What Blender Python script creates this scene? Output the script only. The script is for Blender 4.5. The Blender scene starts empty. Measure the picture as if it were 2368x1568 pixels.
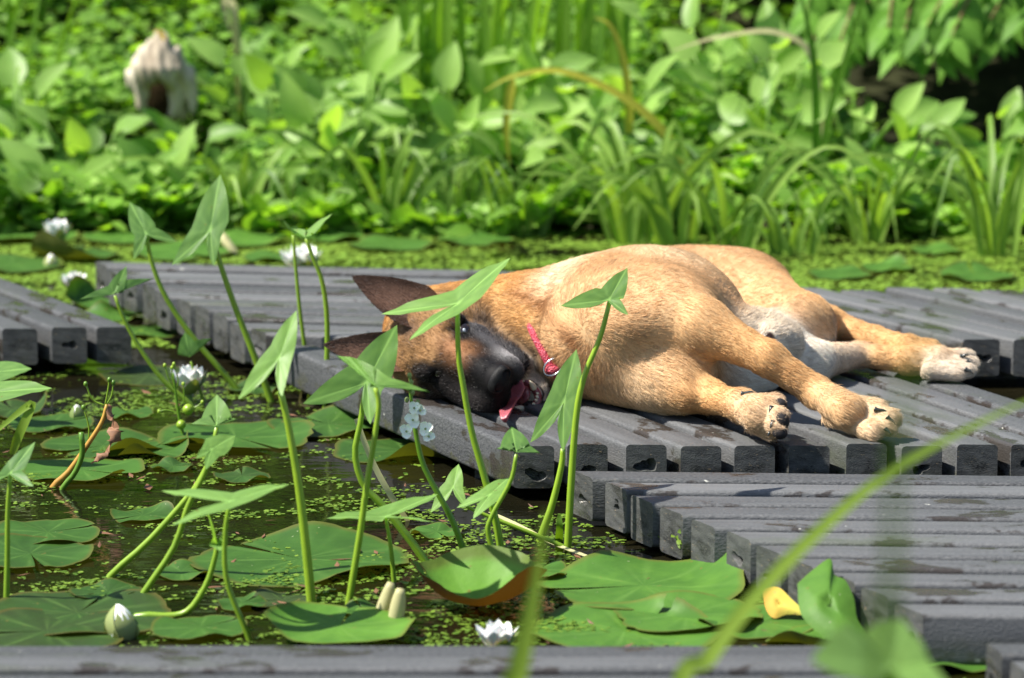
import bpy, math, random
import numpy as np
from mathutils import Vector, Matrix, noise

SC = bpy.context.scene
COL = SC.collection
R = math.radians
rng = np.random.default_rng(11)
random.seed(11)

# ---------------------------------------------------------------- camera, sky, sun, exposure
CAM_H, PITCH, FPX = 0.943, R(10.5), 8325.0
cd = bpy.data.cameras.new('camera')
cam = bpy.data.objects.new('camera', cd)
COL.objects.link(cam)
cam.location = (0, 0, CAM_H)
cam.rotation_euler = (R(90) - PITCH, 0, 0)
cd.sensor_width = 36
cd.lens = FPX / 2368 * 36
cd.clip_start, cd.clip_end = 0.05, 500
cd.dof.use_dof = True
cd.dof.focus_distance = 4.40
cd.dof.aperture_fstop = 5.2
cd.dof.aperture_blades = 9
SC.camera = cam

SUN_EL, SUN_AZ = R(54), R(190)      # azimuth of the sun in the xy plane, counter-clockwise from +x
w = bpy.data.worlds.new('World')
SC.world = w
w.use_nodes = True
nt = w.node_tree
bg = nt.nodes['Background']
sky = nt.nodes.new('ShaderNodeTexSky')
sky.sky_type = 'NISHITA'
sky.sun_disc = False
sky.sun_elevation = SUN_EL
sky.sun_rotation = R(90) - SUN_AZ
nt.links.new(sky.outputs[0], bg.inputs[0])
bg.inputs[1].default_value = 0.085
sd = bpy.data.lights.new('sun', 'SUN')
sd.energy = 5.0
sd.angle = R(0.55)
sd.color = (1.0, 0.95, 0.86)
sun = bpy.data.objects.new('sun', sd)
COL.objects.link(sun)
SUNV = Vector((math.cos(SUN_EL) * math.cos(SUN_AZ), math.cos(SUN_EL) * math.sin(SUN_AZ), math.sin(SUN_EL)))
sun.rotation_euler = SUNV.to_track_quat('Z', 'Y').to_euler()
sun.location = SUNV * 20
vs = SC.view_settings
vs.view_transform = 'Standard'
vs.look = 'None'
vs.gamma = 1
vs.exposure = 1.04
SC.render.engine = 'CYCLES'
cy = SC.cycles
cy.use_denoising = True
cy.max_bounces = 8
cy.diffuse_bounces = 3
cy.glossy_bounces = 3
cy.transmission_bounces = 6
cy.transparent_max_bounces = 8
cy.sample_clamp_indirect = 6
cy.caustics_reflective = cy.caustics_refractive = False

# ---------------------------------------------------------------- where a measured point of the place stands
FWD = np.array([0, math.cos(PITCH), -math.sin(PITCH)])
UPV = np.array([0, math.sin(PITCH), math.cos(PITCH)])
EYE = np.array([0, 0, CAM_H])

def ray(u, v):
    return FWD + np.array([1., 0, 0]) * (u - 1184) / FPX + UPV * (784 - v) / FPX

def at(u, v, z=0.0):
    d = ray(u, v)
    return EYE + d * ((z - CAM_H) / d[2])

def aty(u, v, y):
    d = ray(u, v)
    return EYE + d * (y / d[1])

WZ = -0.072          # water level; deck tops are at 0

# ---------------------------------------------------------------- object helpers
def tag(o, label=None, cat=None, group=None, kind=None):
    if label: o['label'] = label
    if cat: o['category'] = cat
    if group: o['group'] = group
    if kind: o['kind'] = kind
    return o

def empty(name, loc):
    o = bpy.data.objects.new(name, None)
    o.empty_display_size = 0.05
    o.location = [float(c) for c in loc]
    COL.objects.link(o)
    return o

def mesh(name, V, F, mat, parent=None, smooth=True, attrs=None):
    """V: n x 3 world coordinates, F: list/array of faces. Origin is moved to the base centre (or the parent's)."""
    V = np.asarray(V, dtype=float)
    if parent is None:
        org = np.array([V[:, 0].mean(), V[:, 1].mean(), V[:, 2].min()])
    else:
        org = np.array(parent.matrix_world.translation) if parent.parent else np.array(parent.location)
        if parent.type == 'MESH' and parent.parent:
            org = np.array(parent.parent.location) + np.array(parent.location)
    me = bpy.data.meshes.new(name)
    if isinstance(F, np.ndarray):
        F = F.tolist()
    me.from_pydata((V - org).tolist(), [], F)
    if smooth:
        me.polygons.foreach_set('use_smooth', np.ones(len(me.polygons), bool))
    for an, (dom, arr) in (attrs or {}).items():
        arr = np.asarray(arr, dtype=np.float32)
        if arr.ndim == 1:
            a = me.attributes.new(an, 'FLOAT', dom)
            a.data.foreach_set('value', arr)
        else:
            a = me.attributes.new(an, 'FLOAT_COLOR', dom)
            c4 = np.ones((len(arr), 4), np.float32)
            c4[:, :3] = arr
            a.data.foreach_set('color', c4.ravel())
    me.update()
    if mat is not None:
        for m in (mat if isinstance(mat, (list, tuple)) else [mat]):
            me.materials.append(m)
    o = bpy.data.objects.new(name, me)
    COL.objects.link(o)
    if parent is not None:
        o.parent = parent
    else:
        o.location = org
    return o

class MB:
    """collects pieces of one mesh"""
    def __init__(s):
        s.V, s.F, s.T, s.n = [], [], [], 0
    def add(s, V, F, tone=0.5):
        V = np.asarray(V, float)
        s.V.append(V)
        s.F += [[i + s.n for i in f] for f in F]
        s.T.append(np.full(len(V), tone) if np.isscalar(tone) else np.asarray(tone, float))
        s.n += len(V)
    def build(s, name, mat, parent=None, smooth=True):
        return mesh(name, np.concatenate(s.V), s.F, mat, parent, smooth, {'tone': ('POINT', np.concatenate(s.T))})

def smoothpath(P, n):
    """Catmull-Rom through P, n points"""
    P = np.asarray(P, float)
    if len(P) == 2:
        t = np.linspace(0, 1, n)[:, None]
        return P[0] * (1 - t) + P[1] * t
    Q = np.vstack([2 * P[0] - P[1], P, 2 * P[-1] - P[-2]])
    m = len(P) - 1
    out = []
    for t in np.linspace(0, m, n):
        i = min(int(t), m - 1)
        f = t - i
        a, b, c, d = Q[i:i + 4]
        out.append(0.5 * (2 * b + (c - a) * f + (2 * a - 5 * b + 4 * c - d) * f * f + (3 * b - a - 3 * c + d) * f ** 3))
    return np.array(out)

def tube(P, r, n=8, caps=True):
    P = np.asarray(P, float)
    r = np.broadcast_to(np.asarray(r, float), (len(P),))
    T = np.gradient(P, axis=0)
    T /= np.linalg.norm(T, axis=1)[:, None] + 1e-12
    ref = np.array([0.31, -0.9, 0.3])
    V = []
    a = np.cross(T[0], ref)
    for i in range(len(P)):
        a = a - T[i] * a.dot(T[i])
        a /= np.linalg.norm(a)
        b = np.cross(T[i], a)
        for k in range(n):
            t = 2 * math.pi * k / n
            V.append(P[i] + r[i] * (a * math.cos(t) + b * math.sin(t)))
    F = []
    for i in range(len(P) - 1):
        for k in range(n):
            F.append([i * n + k, i * n + (k + 1) % n, (i + 1) * n + (k + 1) % n, (i + 1) * n + k])
    if caps:
        F.append(list(range(n))[::-1])
        F.append([(len(P) - 1) * n + k for k in range(n)])
    return np.array(V), F

def ellip(c, r, ax=None, nu=12, nv=8):
    """ellipsoid; ax: 3x3 rows = axes"""
    V, F = [], []
    ax = np.eye(3) if ax is None else np.asarray(ax)
    for j in range(nv + 1):
        th = math.pi * j / nv
        for i in range(nu):
            ph = 2 * math.pi * i / nu
            V.append([math.sin(th) * math.cos(ph) * r[0], math.sin(th) * math.sin(ph) * r[1], math.cos(th) * r[2]])
    V = np.array(V) @ ax + np.asarray(c)
    for j in range(nv):
        for i in range(nu):
            F.append([j * nu + i, (j + 1) * nu + i, (j + 1) * nu + (i + 1) % nu, j * nu + (i + 1) % nu])
    return V, F

# ---------------------------------------------------------------- materials
def newmat(name):
    m = bpy.data.materials.new(name)
    m.use_nodes = True
    nt = m.node_tree
    return m, nt, nt.nodes['Principled BSDF'], nt.nodes['Material Output']

def nd(nt, t, **kw):
    n = nt.nodes.new(t)
    for k, v in kw.items():
        if k.startswith('i_'):
            n.inputs[int(k[2:])].default_value = v
        else:
            setattr(n, k, v)
    return n

def ramp(nt, src, stops):
    r = nt.nodes.new('ShaderNodeValToRGB')
    e = r.color_ramp.elements
    while len(e) < len(stops):
        e.new(0.5)
    for x, (p, c) in zip(e, stops):
        x.position = p
        x.color = (*c, 1) if len(c) == 3 else c
    nt.links.new(src, r.inputs[0])
    return r.outputs[0]

def mixc(nt, fac, a, b, mode='MIX'):
    m = nt.nodes.new('ShaderNodeMix')
    m.data_type = 'RGBA'
    m.blend_type = mode
    for idx, x in ((0, fac), (6, a), (7, b)):
        if isinstance(x, (int, float)):
            m.inputs[idx].default_value = x
        elif isinstance(x, (tuple, list)):
            m.inputs[idx].default_value = (*x, 1) if len(x) == 3 else x
        else:
            nt.links.new(x, m.inputs[idx])
    return m.outputs[2]

def noise_tex(nt, scale, detail=4, rough=0.55, coord='Object', dist=0.0, stretch=None):
    tc = nt.nodes.new('ShaderNodeTexCoord')
    src = tc.outputs[coord]
    if stretch:
        mp = nt.nodes.new('ShaderNodeMapping')
        mp.inputs['Scale'].default_value = stretch
        nt.links.new(src, mp.inputs[0])
        src = mp.outputs[0]
    n = nt.nodes.new('ShaderNodeTexNoise')
    n.inputs['Scale'].default_value = scale
    n.inputs['Detail'].default_value = detail
    n.inputs['Roughness'].default_value = rough
    n.inputs['Distortion'].default_value = dist
    nt.links.new(src, n.inputs['Vector'])
    return n.outputs[0]

def attr(nt, name, out='Fac'):
    a = nt.nodes.new('ShaderNodeAttribute')
    a.attribute_name = name
    return a.outputs[out]

def bump(nt, bsdf, h, strength=0.3, dist=0.002):
    b = nt.nodes.new('ShaderNodeBump')
    b.inputs['Strength'].default_value = strength
    b.inputs['Distance'].default_value = dist
    nt.links.new(h, b.inputs['Height'])
    nt.links.new(b.outputs[0], bsdf.inputs['Normal'])

def leafmat(name, dark, light, trans=0.35, rough=0.42, tcol=None, scale=40, spots=None, spec=0.28, vein=0.0):
    """leaf with tone attribute 0..1 running dark -> light, translucent"""
    m, nt, b, out = newmat(name)
    t = attr(nt, 'tone')
    n = noise_tex(nt, scale, 3)
    ma = nd(nt, 'ShaderNodeMath', operation='MULTIPLY_ADD')
    nt.links.new(n, ma.inputs[0])
    ma.inputs[1].default_value = 0.55
    nt.links.new(t, ma.inputs[2])
    sb = nd(nt, 'ShaderNodeMath', operation='SUBTRACT', use_clamp=True)
    nt.links.new(ma.outputs[0], sb.inputs[0])
    sb.inputs[1].default_value = 0.27
    col = ramp(nt, sb.outputs[0], [(0.0, dark), (1.0, light)])
    if spots:
        sp = noise_tex(nt, spots[1], 2)
        f = ramp(nt, sp, [(spots[2], (0, 0, 0)), (spots[2] + 0.06, (1, 1, 1))])
        col = mixc(nt, f, col, spots[0])
    if vein > 0:
        v = attr(nt, 'vein')
        vm = nd(nt, 'ShaderNodeMath', operation='MULTIPLY', i_1=vein)
        nt.links.new(v, vm.inputs[0])
        col = mixc(nt, vm.outputs[0], col, tuple(min(1, c * 1.7 + 0.05) for c in light))
    nt.links.new(col, b.inputs['Base Color'])
    b.inputs['Roughness'].default_value = rough
    b.inputs['Specular IOR Level'].default_value = spec
    bump(nt, b, n, 0.25, 0.002)
    if trans > 0:
        tr = nt.nodes.new('ShaderNodeBsdfTranslucent')
        tc = mixc(nt, 1.0, col, tcol or (1.5, 1.35, 0.35), 'MULTIPLY')
        nt.links.new(tc, tr.inputs[0])
        mx = nt.nodes.new('ShaderNodeMixShader')
        mx.inputs[0].default_value = trans
        nt.links.new(b.outputs[0], mx.inputs[1])
        nt.links.new(tr.outputs[0], mx.inputs[2])
        nt.links.new(mx.outputs[0], out.inputs[0])
    return m

def plainmat(name, col, rough=0.5, spec=0.5, var=0.25, scale=60, bumps=0.15, sss=0.0):
    m, nt, b, out = newmat(name)
    n = noise_tex(nt, scale, 4)
    c = ramp(nt, n, [(0.25, tuple(x * (1 - var) for x in col)), (0.75, tuple(min(1, x * (1 + var)) for x in col))])
    nt.links.new(c, b.inputs['Base Color'])
    b.inputs['Roughness'].default_value = rough
    b.inputs['Specular IOR Level'].default_value = spec
    if sss:
        b.inputs['Subsurface Weight'].default_value = sss
        b.inputs['Subsurface Radius'].default_value = (0.01, 0.004, 0.002)
        b.inputs['Subsurface Scale'].default_value = 0.5
    if bumps:
        bump(nt, b, n, bumps, 0.001)
    return m
# ================================================================ BOARDWALK SECTIONS
def deckmat():
    m, nt, b, out = newmat('recycled_plastic_planks')
    pc = attr(nt, 'pc', 'Vector')
    tone = attr(nt, 'tone')
    def nz(scale, stretch, detail=4, rough=.6):
        mp = nd(nt, 'ShaderNodeMapping'); mp.inputs['Scale'].default_value = stretch
        nt.links.new(pc, mp.inputs[0])
        n = nd(nt, 'ShaderNodeTexNoise'); n.inputs['Scale'].default_value = scale
        n.inputs['Detail'].default_value = detail; n.inputs['Roughness'].default_value = rough
        nt.links.new(mp.outputs[0], n.inputs['Vector'])
        return n.outputs[0]
    streak = nz(60, (.06, 1, 1), 5)
    patch = nz(11, (.75, 1.3, 1), 5, .62)
    fine = nz(420, (.5, 1, 1), 3)
    ad = nd(nt, 'ShaderNodeMath', operation='MULTIPLY_ADD'); nt.links.new(streak, ad.inputs[0]); ad.inputs[1].default_value = .7; nt.links.new(tone, ad.inputs[2])
    sb = nd(nt, 'ShaderNodeMath', operation='SUBTRACT', use_clamp=True); nt.links.new(ad.outputs[0], sb.inputs[0]); sb.inputs[1].default_value = .35
    base = ramp(nt, sb.outputs[0], [(.1, (.020, .022, .025)), (.5, (.054, .0565, .060)), (.9, (.120, .123, .127))])
    base = mixc(nt, ramp(nt, fine, [(.35, (0, 0, 0)), (.75, (.6, .6, .6))]), base, (.158, .160, .163))
    # damp stains, brown when wet, and green algae patches
    wet = ramp(nt, patch, [(.555, (0, 0, 0)), (.59, (1, 1, 1))])
    sfac = nd(nt, 'ShaderNodeMath', operation='MULTIPLY', i_1=.8); nt.links.new(wet, sfac.inputs[0])
    base = mixc(nt, sfac.outputs[0], base, (.034, .026, .020))
    alg = nz(5, (.5, 1.2, 1), 5, .7)
    af = ramp(nt, alg, [(.56, (0, 0, 0)), (.72, (.55, .55, .55))])
    base = mixc(nt, af, base, (.045, .062, .022))
    sp = nz(75, (.7, 1, 1), 2)
    base = mixc(nt, ramp(nt, sp, [(.745, (0, 0, 0)), (.77, (.8, .8, .8))]), base, (.45, .45, .40))
    sx = nd(nt, 'ShaderNodeSeparateXYZ'); nt.links.new(pc, sx.inputs[0])
    mr = nd(nt, 'ShaderNodeMapRange'); nt.links.new(sx.outputs[2], mr.inputs[0])
    for q_, v_ in ((1, -.022), (2, -.056), (3, 0), (4, 1)): mr.inputs[q_].default_value = v_
    mo_ = nd(nt, 'ShaderNodeMath', operation='MULTIPLY'); nt.links.new(mr.outputs[0], mo_.inputs[0])
    nt.links.new(ramp(nt, nz(38, (.6, 1, 1), 5, .7), [(.50, (0, 0, 0)), (.60, (.85, .85, .85))]), mo_.inputs[1])
    base = mixc(nt, mo_.outputs[0], base, (.060, .062, .014))
    en = attr(nt, 'endf')
    em = nd(nt, 'ShaderNodeMath', operation='MULTIPLY', use_clamp=True, i_1=.75); nt.links.new(en, em.inputs[0])
    spk = nz(150, (1, 1, 1), 3)
    ecol = mixc(nt, ramp(nt, nz(45, (1, 1, 1), 4), [(.35, (0, 0, 0)), (.7, (1, 1, 1))]), (.022, .023, .022), (.088, .090, .084))
    ecol = mixc(nt, ramp(nt, spk, [(.66, (0, 0, 0)), (.70, (.9, .9, .9))]), ecol, (.30, .22, .12))
    base = mixc(nt, em.outputs[0], base, ecol)
    pr = nd(nt, 'ShaderNodeMapRange'); nt.links.new(en, pr.inputs[0]); pr.inputs[1].default_value = 1.0; pr.inputs[2].default_value = 1.8
    pm = nd(nt, 'ShaderNodeMath', operation='MULTIPLY'); nt.links.new(pr.outputs[0], pm.inputs[0])
    nt.links.new(ramp(nt, nz(330, (1, 1, 1), 3), [(.40, (1, 1, 1)), (.52, (0, 0, 0))]), pm.inputs[1])
    base = mixc(nt, pm.outputs[0], base, (.004, .004, .004))
    nt.links.new(base, b.inputs['Base Color'])
    rg = ramp(nt, wet, [(0, (.58, .58, .58)), (1, (.22, .22, .22))])
    nt.links.new(rg, b.inputs['Roughness'])
    b.inputs['Specular IOR Level'].default_value = .35
    hsum = nd(nt, 'ShaderNodeMath', operation='ADD'); nt.links.new(fine, hsum.inputs[0]); nt.links.new(streak, hsum.inputs[1])
    bump(nt, b, hsum.outputs[0], .5, .002)
    return m
M_deck = deckmat()
PW, PHt, PP = .0455, .0545, .0613
def ringpts():
    r = .0050
    P = []
    for cx, cz, a0 in ((PW / 2 - r, -r, 0), (-PW / 2 + r, -r, 90), (-PW / 2 + r, -PHt + r, 180), (PW / 2 - r, -PHt + r, 270)):
        for k in range(4):
            a = R(a0 + k * 30)
            P.append((cx + r * math.cos(a), cz + r * math.sin(a)))
    return np.array(P)
RING = ringpts()
def isect(o, t, n, w, cut):
    """distance along t from o + n w to the vertical cut plane given by point and direction"""
    p, d = cut
    nn = np.array([-d[1], d[0]])
    return ((p - (o + n * w)) @ nn) / (t @ nn)
deck_roots = []
def section(label, ang, edge, side, count, cut0, cut1, ztop, seed, jog=.0):
    """planks of direction ang; first plank's outer edge passes through `edge`; side = +1/-1 which way further planks lie"""
    rs = np.random.default_rng(seed)
    t = np.array([math.cos(R(ang)), math.sin(R(ang))]); n = np.array([-t[1], t[0]]) * side
    edge = np.array(edge[:2], float)
    V, F, PCo, T, EN = [], [], [], [], []
    cut0 = (np.array(cut0[0]), np.array(cut0[1])); cut1 = (np.array(cut1[0]), np.array(cut1[1]))
    for i in range(count):
        w0 = PW / 2 + i * PP + rs.normal(0, .0010)
        dz, tn, j0, j1 = rs.normal(0, .0012), rs.uniform(.2, .8), rs.normal(0, jog), rs.normal(0, jog)
        wj = rs.normal(0, .0008)
        sm = [isect(edge, t, n, w0, c) for c in (cut0, cut1)]
        a, bb = sm[0] + j0, sm[1] + j1
        nseg = max(2, int((bb - a) / .05))
        ph = rs.random(4) * 6.28
        rows = []
        for k in range(nseg + 1):
            f = k / nseg
            row = []
            for (x, z) in RING:
                w_ = w0 + x + wj
                s0 = isect(edge, t, n, w_, cut0) + j0; s1 = isect(edge, t, n, w_, cut1) + j1
                s = s0 * (1 - f) + s1 * f
                if k == 0: s += .0015
                if k == nseg: s -= .0015
                wob = 0.0003 * math.sin(s * 9 + ph[0] + x * 40) + .0002 * math.sin(s * 31 + ph[1])
                sh = 1 if 0 < k < nseg else .985
                p = edge + t * s + n * (w0 + (x * sh) + .0006 * math.sin(s * 5 + ph[2]))
                row.append(len(V))
                V.append((p[0], p[1], ztop + dz + (z * sh if z < -.03 else z) + wob))
                PCo.append((s + i * 3.1, w_ + i * .37, z)); T.append(tn); EN.append(.35 if k in (0, nseg) else 0.0)
            rows.append(row)
        m = len(RING)
        for k in range(nseg):
            for q in range(m):
                F.append([rows[k][q], rows[k][(q + 1) % m], rows[k + 1][(q + 1) % m], rows[k + 1][q]])
        # end faces with a foamed, broken core
        for row, sgn, sc in ((rows[0], 1, sm[0]), (rows[-1], -1, sm[1])):
            hole = rs.random() < .55
            cx, cz = rs.normal(0, .002), -PHt * .55 + rs.normal(0, .003)
            rr = rs.uniform(.005, .0095) if hole else rs.uniform(.010, .0135); hp_ = rs.random(2) * 6.28
            inner, deep, rim_v = [], [], []
            for q in range(m):
                rim_v.append(len(V)); V.append(V[row[q]]); _p = PCo[row[q]]; PCo.append((_p[0] + _p[2] * 3, _p[1], _p[2])); T.append(tn); EN.append(1.0)
            for q, (x, z) in enumerate(RING):
                a_ = (q + .5) / m * 2 * math.pi
                r_ = rr * (1 + .30 * math.sin(2 * a_ + hp_[0]) + .18 * math.sin(3 * a_ + hp_[1]) + .08 * rs.normal())
                for dst, dp, kk in ((inner, 0, 1), (deep, (.012 if hole else .0001), .6 if hole else .45)):
                    xx, zz = cx + r_ * kk * math.cos(a_) * 1.15, cz + r_ * kk * math.sin(a_)
                    cutq = cut0 if sgn > 0 else cut1
                    s = isect(edge, t, n, w0 + xx, cutq) + (j0 if sgn > 0 else j1) + sgn * (dp + .0015)
                    p = edge + t * s + n * (w0 + xx)
                    dst.append(len(V)); V.append((p[0], p[1], ztop + dz + zz))
                    PCo.append((s + i * 3.1 + zz * 3, w0 + xx + i * .37, zz)); T.append(tn if dst is inner else .0); EN.append(1.0 if dst is inner else 1.9)
            for q in range(m):
                q2 = (q + 1) % m
                for A_, B_ in ((rim_v, inner), (inner, deep)):
                    f = [A_[q], A_[q2], B_[q2], B_[q]]
                    F.append(f if sgn < 0 else f[::-1])
            F.append(deep if sgn < 0 else deep[::-1])
    V = np.array(V)
    ctr = V.mean(0)
    root = empty('boardwalk_section', (ctr[0], ctr[1], ztop - PHt))
    tag(root, label, 'boardwalk', 'dark plank boardwalk sections round the pond')
    o = mesh('planks', V, F, M_deck, root, True, {'tone': ('POINT', np.array(T)), 'pc': ('POINT', np.array(PCo)), 'endf': ('POINT', np.array(EN))})
    try:
        o.data.set_sharp_from_angle(angle=R(38))
    except Exception:
        pass
    # two bearers underneath
    wmax = count * PP
    for f in (.22, .78):
        jw = []
        for w_ in (.02, wmax - .03):
            s0 = isect(edge, t, n, w_, cut0); s1 = isect(edge, t, n, w_, cut1)
            jw.append(edge + t * (s0 * (1 - f) + s1 * f) + n * w_)
        a, bq = jw
        d = (bq - a) / np.linalg.norm(bq - a); q_ = np.array([-d[1], d[0]]) * .02
        z1, z0 = ztop - PHt - .0035, ztop - PHt - .045
        vv = [(*(a - q_), z0), (*(bq - q_), z0), (*(bq + q_), z0), (*(a + q_), z0), (*(a - q_), z1), (*(bq - q_), z1), (*(bq + q_), z1), (*(a + q_), z1)]
        mesh('bearer', vv, [[0, 3, 2, 1], [4, 5, 6, 7], [0, 1, 5, 4], [1, 2, 6, 5], [2, 3, 7, 6], [3, 0, 4, 7]], M_deck, root, False,
             {'tone': ('POINT', np.full(8, .1)), 'pc': ('POINT', np.array(vv))})
    return root
XD = (1., 0.)
a0, a1 = at(212, 612), at(580, 767)
section('back boardwalk section with stepped plank ends, running left behind the dog', -8, a0, -1, 10, (a0[:2], (a1 - a0)[:2]), ((.42, 5.6), (-.45, -.9)), .004, 21, .003)
e0 = at(1189, 1028)
section('middle boardwalk section of slanting planks that the dog lies on', -64, e0, 1, 12, ((-.3, 5.045), XD), ((0, e0[1]), (1., -.012)), 0, 22, .002)
c0, c1 = at(1330, 1066), at(2090, 1372)
section('front right boardwalk section with a sawtooth left edge of plank ends', -2.5, c0, -1, 11, (c0[:2], (c1 - c0)[:2]), ((1.6, 4.2), (.3, -1)), -.012, 23, .002)
d0 = at(2226, 786)
section('far right boardwalk section of slanting planks beyond the hind paws', -57, d0, 1, 13, ((0, 5.53), (1, -.01)), ((0, d0[1]), XD), .0, 24, .002)
g0 = at(290, 750)
section('left boardwalk section cut off by the frame, three square plank ends', -60, g0, -1, 8, ((-.5, 6.1), XD), ((0, g0[1]), (1., .04)), .0, 25, .004)
f0 = at(1000, 1484)
section('blurred near boardwalk section across the bottom of the view', 0, f0, -1, 14, ((-1.7, 3.4), (0, 1)), ((.362, 3.4), (.12, 1)), 0, 26, .001)
k0 = at(2330, 1486)
section('near boardwalk corner whose plank end shows at the lower right', 0, k0, -1, 9, ((k0[0] - .012, 3.4), (-.2, 1)), ((1.7, 3.4), (0, 1)), 0, 27, .002)

# ================================================================ WATER, BANK, GROUND, DUCKWEED
def watermat():
    m, nt, b, out = newmat('pond_water')
    n = noise_tex(nt, 3.0, 4, .6)
    col = ramp(nt, n, [(.35, (.004, .0045, .0025)), (.65, (.011, .0095, .0045))])
    nt.links.new(col, b.inputs['Base Color'])
    b.inputs['Roughness'].default_value = .025
    b.inputs['IOR'].default_value = 1.33
    r1 = noise_tex(nt, 9, 2, .5, stretch=(1, 2.2, 1))
    r2 = noise_tex(nt, 60, 2, .5, stretch=(1, 2.0, 1))
    ad = nd(nt, 'ShaderNodeMath', operation='MULTIPLY_ADD'); nt.links.new(r2, ad.inputs[0]); ad.inputs[1].default_value = .12; nt.links.new(r1, ad.inputs[2])
    bump(nt, b, ad.outputs[0], .10, .02)
    return m
def gridmesh(x0, x1, nx, y0, y1, ny, zf):
    X, Y = np.meshgrid(np.linspace(x0, x1, nx), np.linspace(y0, y1, ny))
    V = np.stack([X.ravel(), Y.ravel(), zf(X, Y).ravel()], 1)
    i = np.arange((ny - 1) * (nx - 1)); r, c = i // (nx - 1), i % (nx - 1)
    a = r * nx + c
    return V, np.stack([a, a + 1, a + nx + 1, a + nx], 1)
V, F = gridmesh(-9, 9, 2, -4, 6.75, 2, lambda X, Y: X * 0 + WZ)
tag(mesh('pond_water', V, F, watermat()), kind='structure')
M_soil = plainmat('bank_soil', (.022, .024, .010), .95, .1, .6, 14, .6)
def bankz(X, Y):
    z = WZ - .012 + .16 * np.clip((Y - 6.55) / 1.2, 0, 1) + .55 * np.clip((Y - 7.6) / 1.0, 0, 1) ** 1.3 + 1.6 * np.clip((Y - 8.5) / 2.0, 0, 1)
    z = z + .03 * np.sin(X * 3.1 + Y * 2) + .02 * np.sin(X * 7.7 - Y * 3)
    return np.where(Y < 6.6, WZ - .012, z)
V, F = gridmesh(-9, 9, 121, 6.55, 14, 60, bankz)
tag(mesh('bank', V, F, M_soil), kind='structure')
M_turf = plainmat('meadow_ground', (.03, .05, .012), .95, .1, .5, 2, .3)
V, F = gridmesh(-120, 120, 2, -120, 120, 2, lambda X, Y: X * 0 + WZ - .03)
tag(mesh('ground', V, F, M_turf), kind='structure')

def on_deck(x, y):
    """true where a point lies under a deck (rough)"""
    def side(p, q): return (q[0] - p[0]) * (y - p[1]) - (q[1] - p[1]) * (x - p[0])
    tB = np.array([math.cos(R(-64)), math.sin(R(-64))])
    nB = np.array([-tB[1], tB[0]])
    wB = (x - e0[0]) * nB[0] + (y - e0[1]) * nB[1]
    B_ = (wB > -.005) & (wB < 12 * PP) & (y > e0[1] - .01) & (y < 5.06)
    wc = (x - c0[0]) * (c1 - c0)[1] - (y - c0[1]) * (c1 - c0)[0]
    C_ = (wc < 0.002) & (y < c0[1] + .01) & (y > 3.60)
    wa = (x - a0[0]) * (a1 - a0)[1] - (y - a0[1]) * (a1 - a0)[0]
    A_ = (wa < .002) & (y < a0[1] - .14 * (x - a0[0]) + .005) & (y > a1[1] - .14 * (x - a1[0]) - .02)
    F_ = (y < f0[1] + .005)
    return B_ | C_ | A_ | F_
def flakes(name, label, n, xr, yr, size, mat, keep, zoff=.0012, shape=5):
    x = rng.uniform(*xr, n); y = rng.uniform(*yr, n)
    k = keep(x, y) & ~on_deck(x, y)
    x, y = x[k], y[k]
    n = len(x)
    r = size * rng.uniform(.4, 1.55, n)
    a0_ = rng.uniform(0, 6.28, n)
    V = np.zeros((n, shape, 3))
    z = (np.maximum(WZ, np.where(y > 6.56, bankz(x, y), WZ)) if yr[1] > 6.5 else WZ) + zoff + rng.uniform(0, .0012, n)
    tl = rng.normal(0, .10, (n, 2))
    for k in range(shape):
        a = a0_ + 2 * math.pi * k / shape
        rx = r * (1 + .25 * np.cos(a - a0_))
        V[:, k, 0] = x + rx * np.cos(a); V[:, k, 1] = y + rx * np.sin(a)
        V[:, k, 2] = z + rx * (np.cos(a) * tl[:, 0] + np.sin(a) * tl[:, 1])
    F = (np.arange(n)[:, None] * shape + np.arange(shape)[None, :])
    T = np.repeat(rng.beta(2, 2, n), shape)
    o = mesh(name, V.reshape(-1, 3), F, mat, None, False, {'tone': ('POINT', T)})
    tag(o, label, 'duckweed', kind='stuff')
    return o
_pn = [rng.uniform(0, 6.28, 24), rng.uniform(-1, 1, (24, 2)), ]
def cheapnoise(x, y, f):
    s = 0
    for k in range(24):
        d = _pn[1][k] * f * (1 + k / 10)
        s = s + np.sin(x * d[0] + y * d[1] * 1.0 + _pn[0][k]) / (1 + k / 12)
    return s / 5.0
M_duck = leafmat('duckweed_green', (.05, .115, .010), (.18, .28, .032), .15, .5, scale=10)
M_mat = leafmat('floating_weed_green', (.10, .20, .018), (.22, .35, .04), .12, .6, scale=6)
def keep_near(x, y):
    d = cheapnoise(x, y * 1.6, 12) + .8 * cheapnoise(x + 3, y * 1.5, 50) + .5 * cheapnoise(x + 6, y, 120) + .35 * np.exp(-((x - .12) / .3) ** 2 - ((y - 4.0) / .25) ** 2) * 2
    return (rng.random(len(x)) < np.clip((d - .20) * 2.2, .012, .95))
flakes('duckweed', 'loose duckweed leaves drifting on the dark near water', 90000, (-.75, .62), (3.44, 5.2), .0024, M_duck, keep_near)
def keep_far(x, y):
    d = cheapnoise(x, y * 2.6, 6) + .5 * cheapnoise(x + 7, y * 2.5, 20)
    return (rng.random(len(x)) < np.clip(.62 + d * .9 - .5 * np.exp(-((x + .05) / .35) ** 2 - ((y - 5.85) / .12) ** 2), .05, 1))
flakes('floating_weed', 'bright green carpet of floating weed on the far water', 175000, (-1.5, 1.5), (5.4, 7.0), .0038, M_mat, keep_far, .001)
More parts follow.
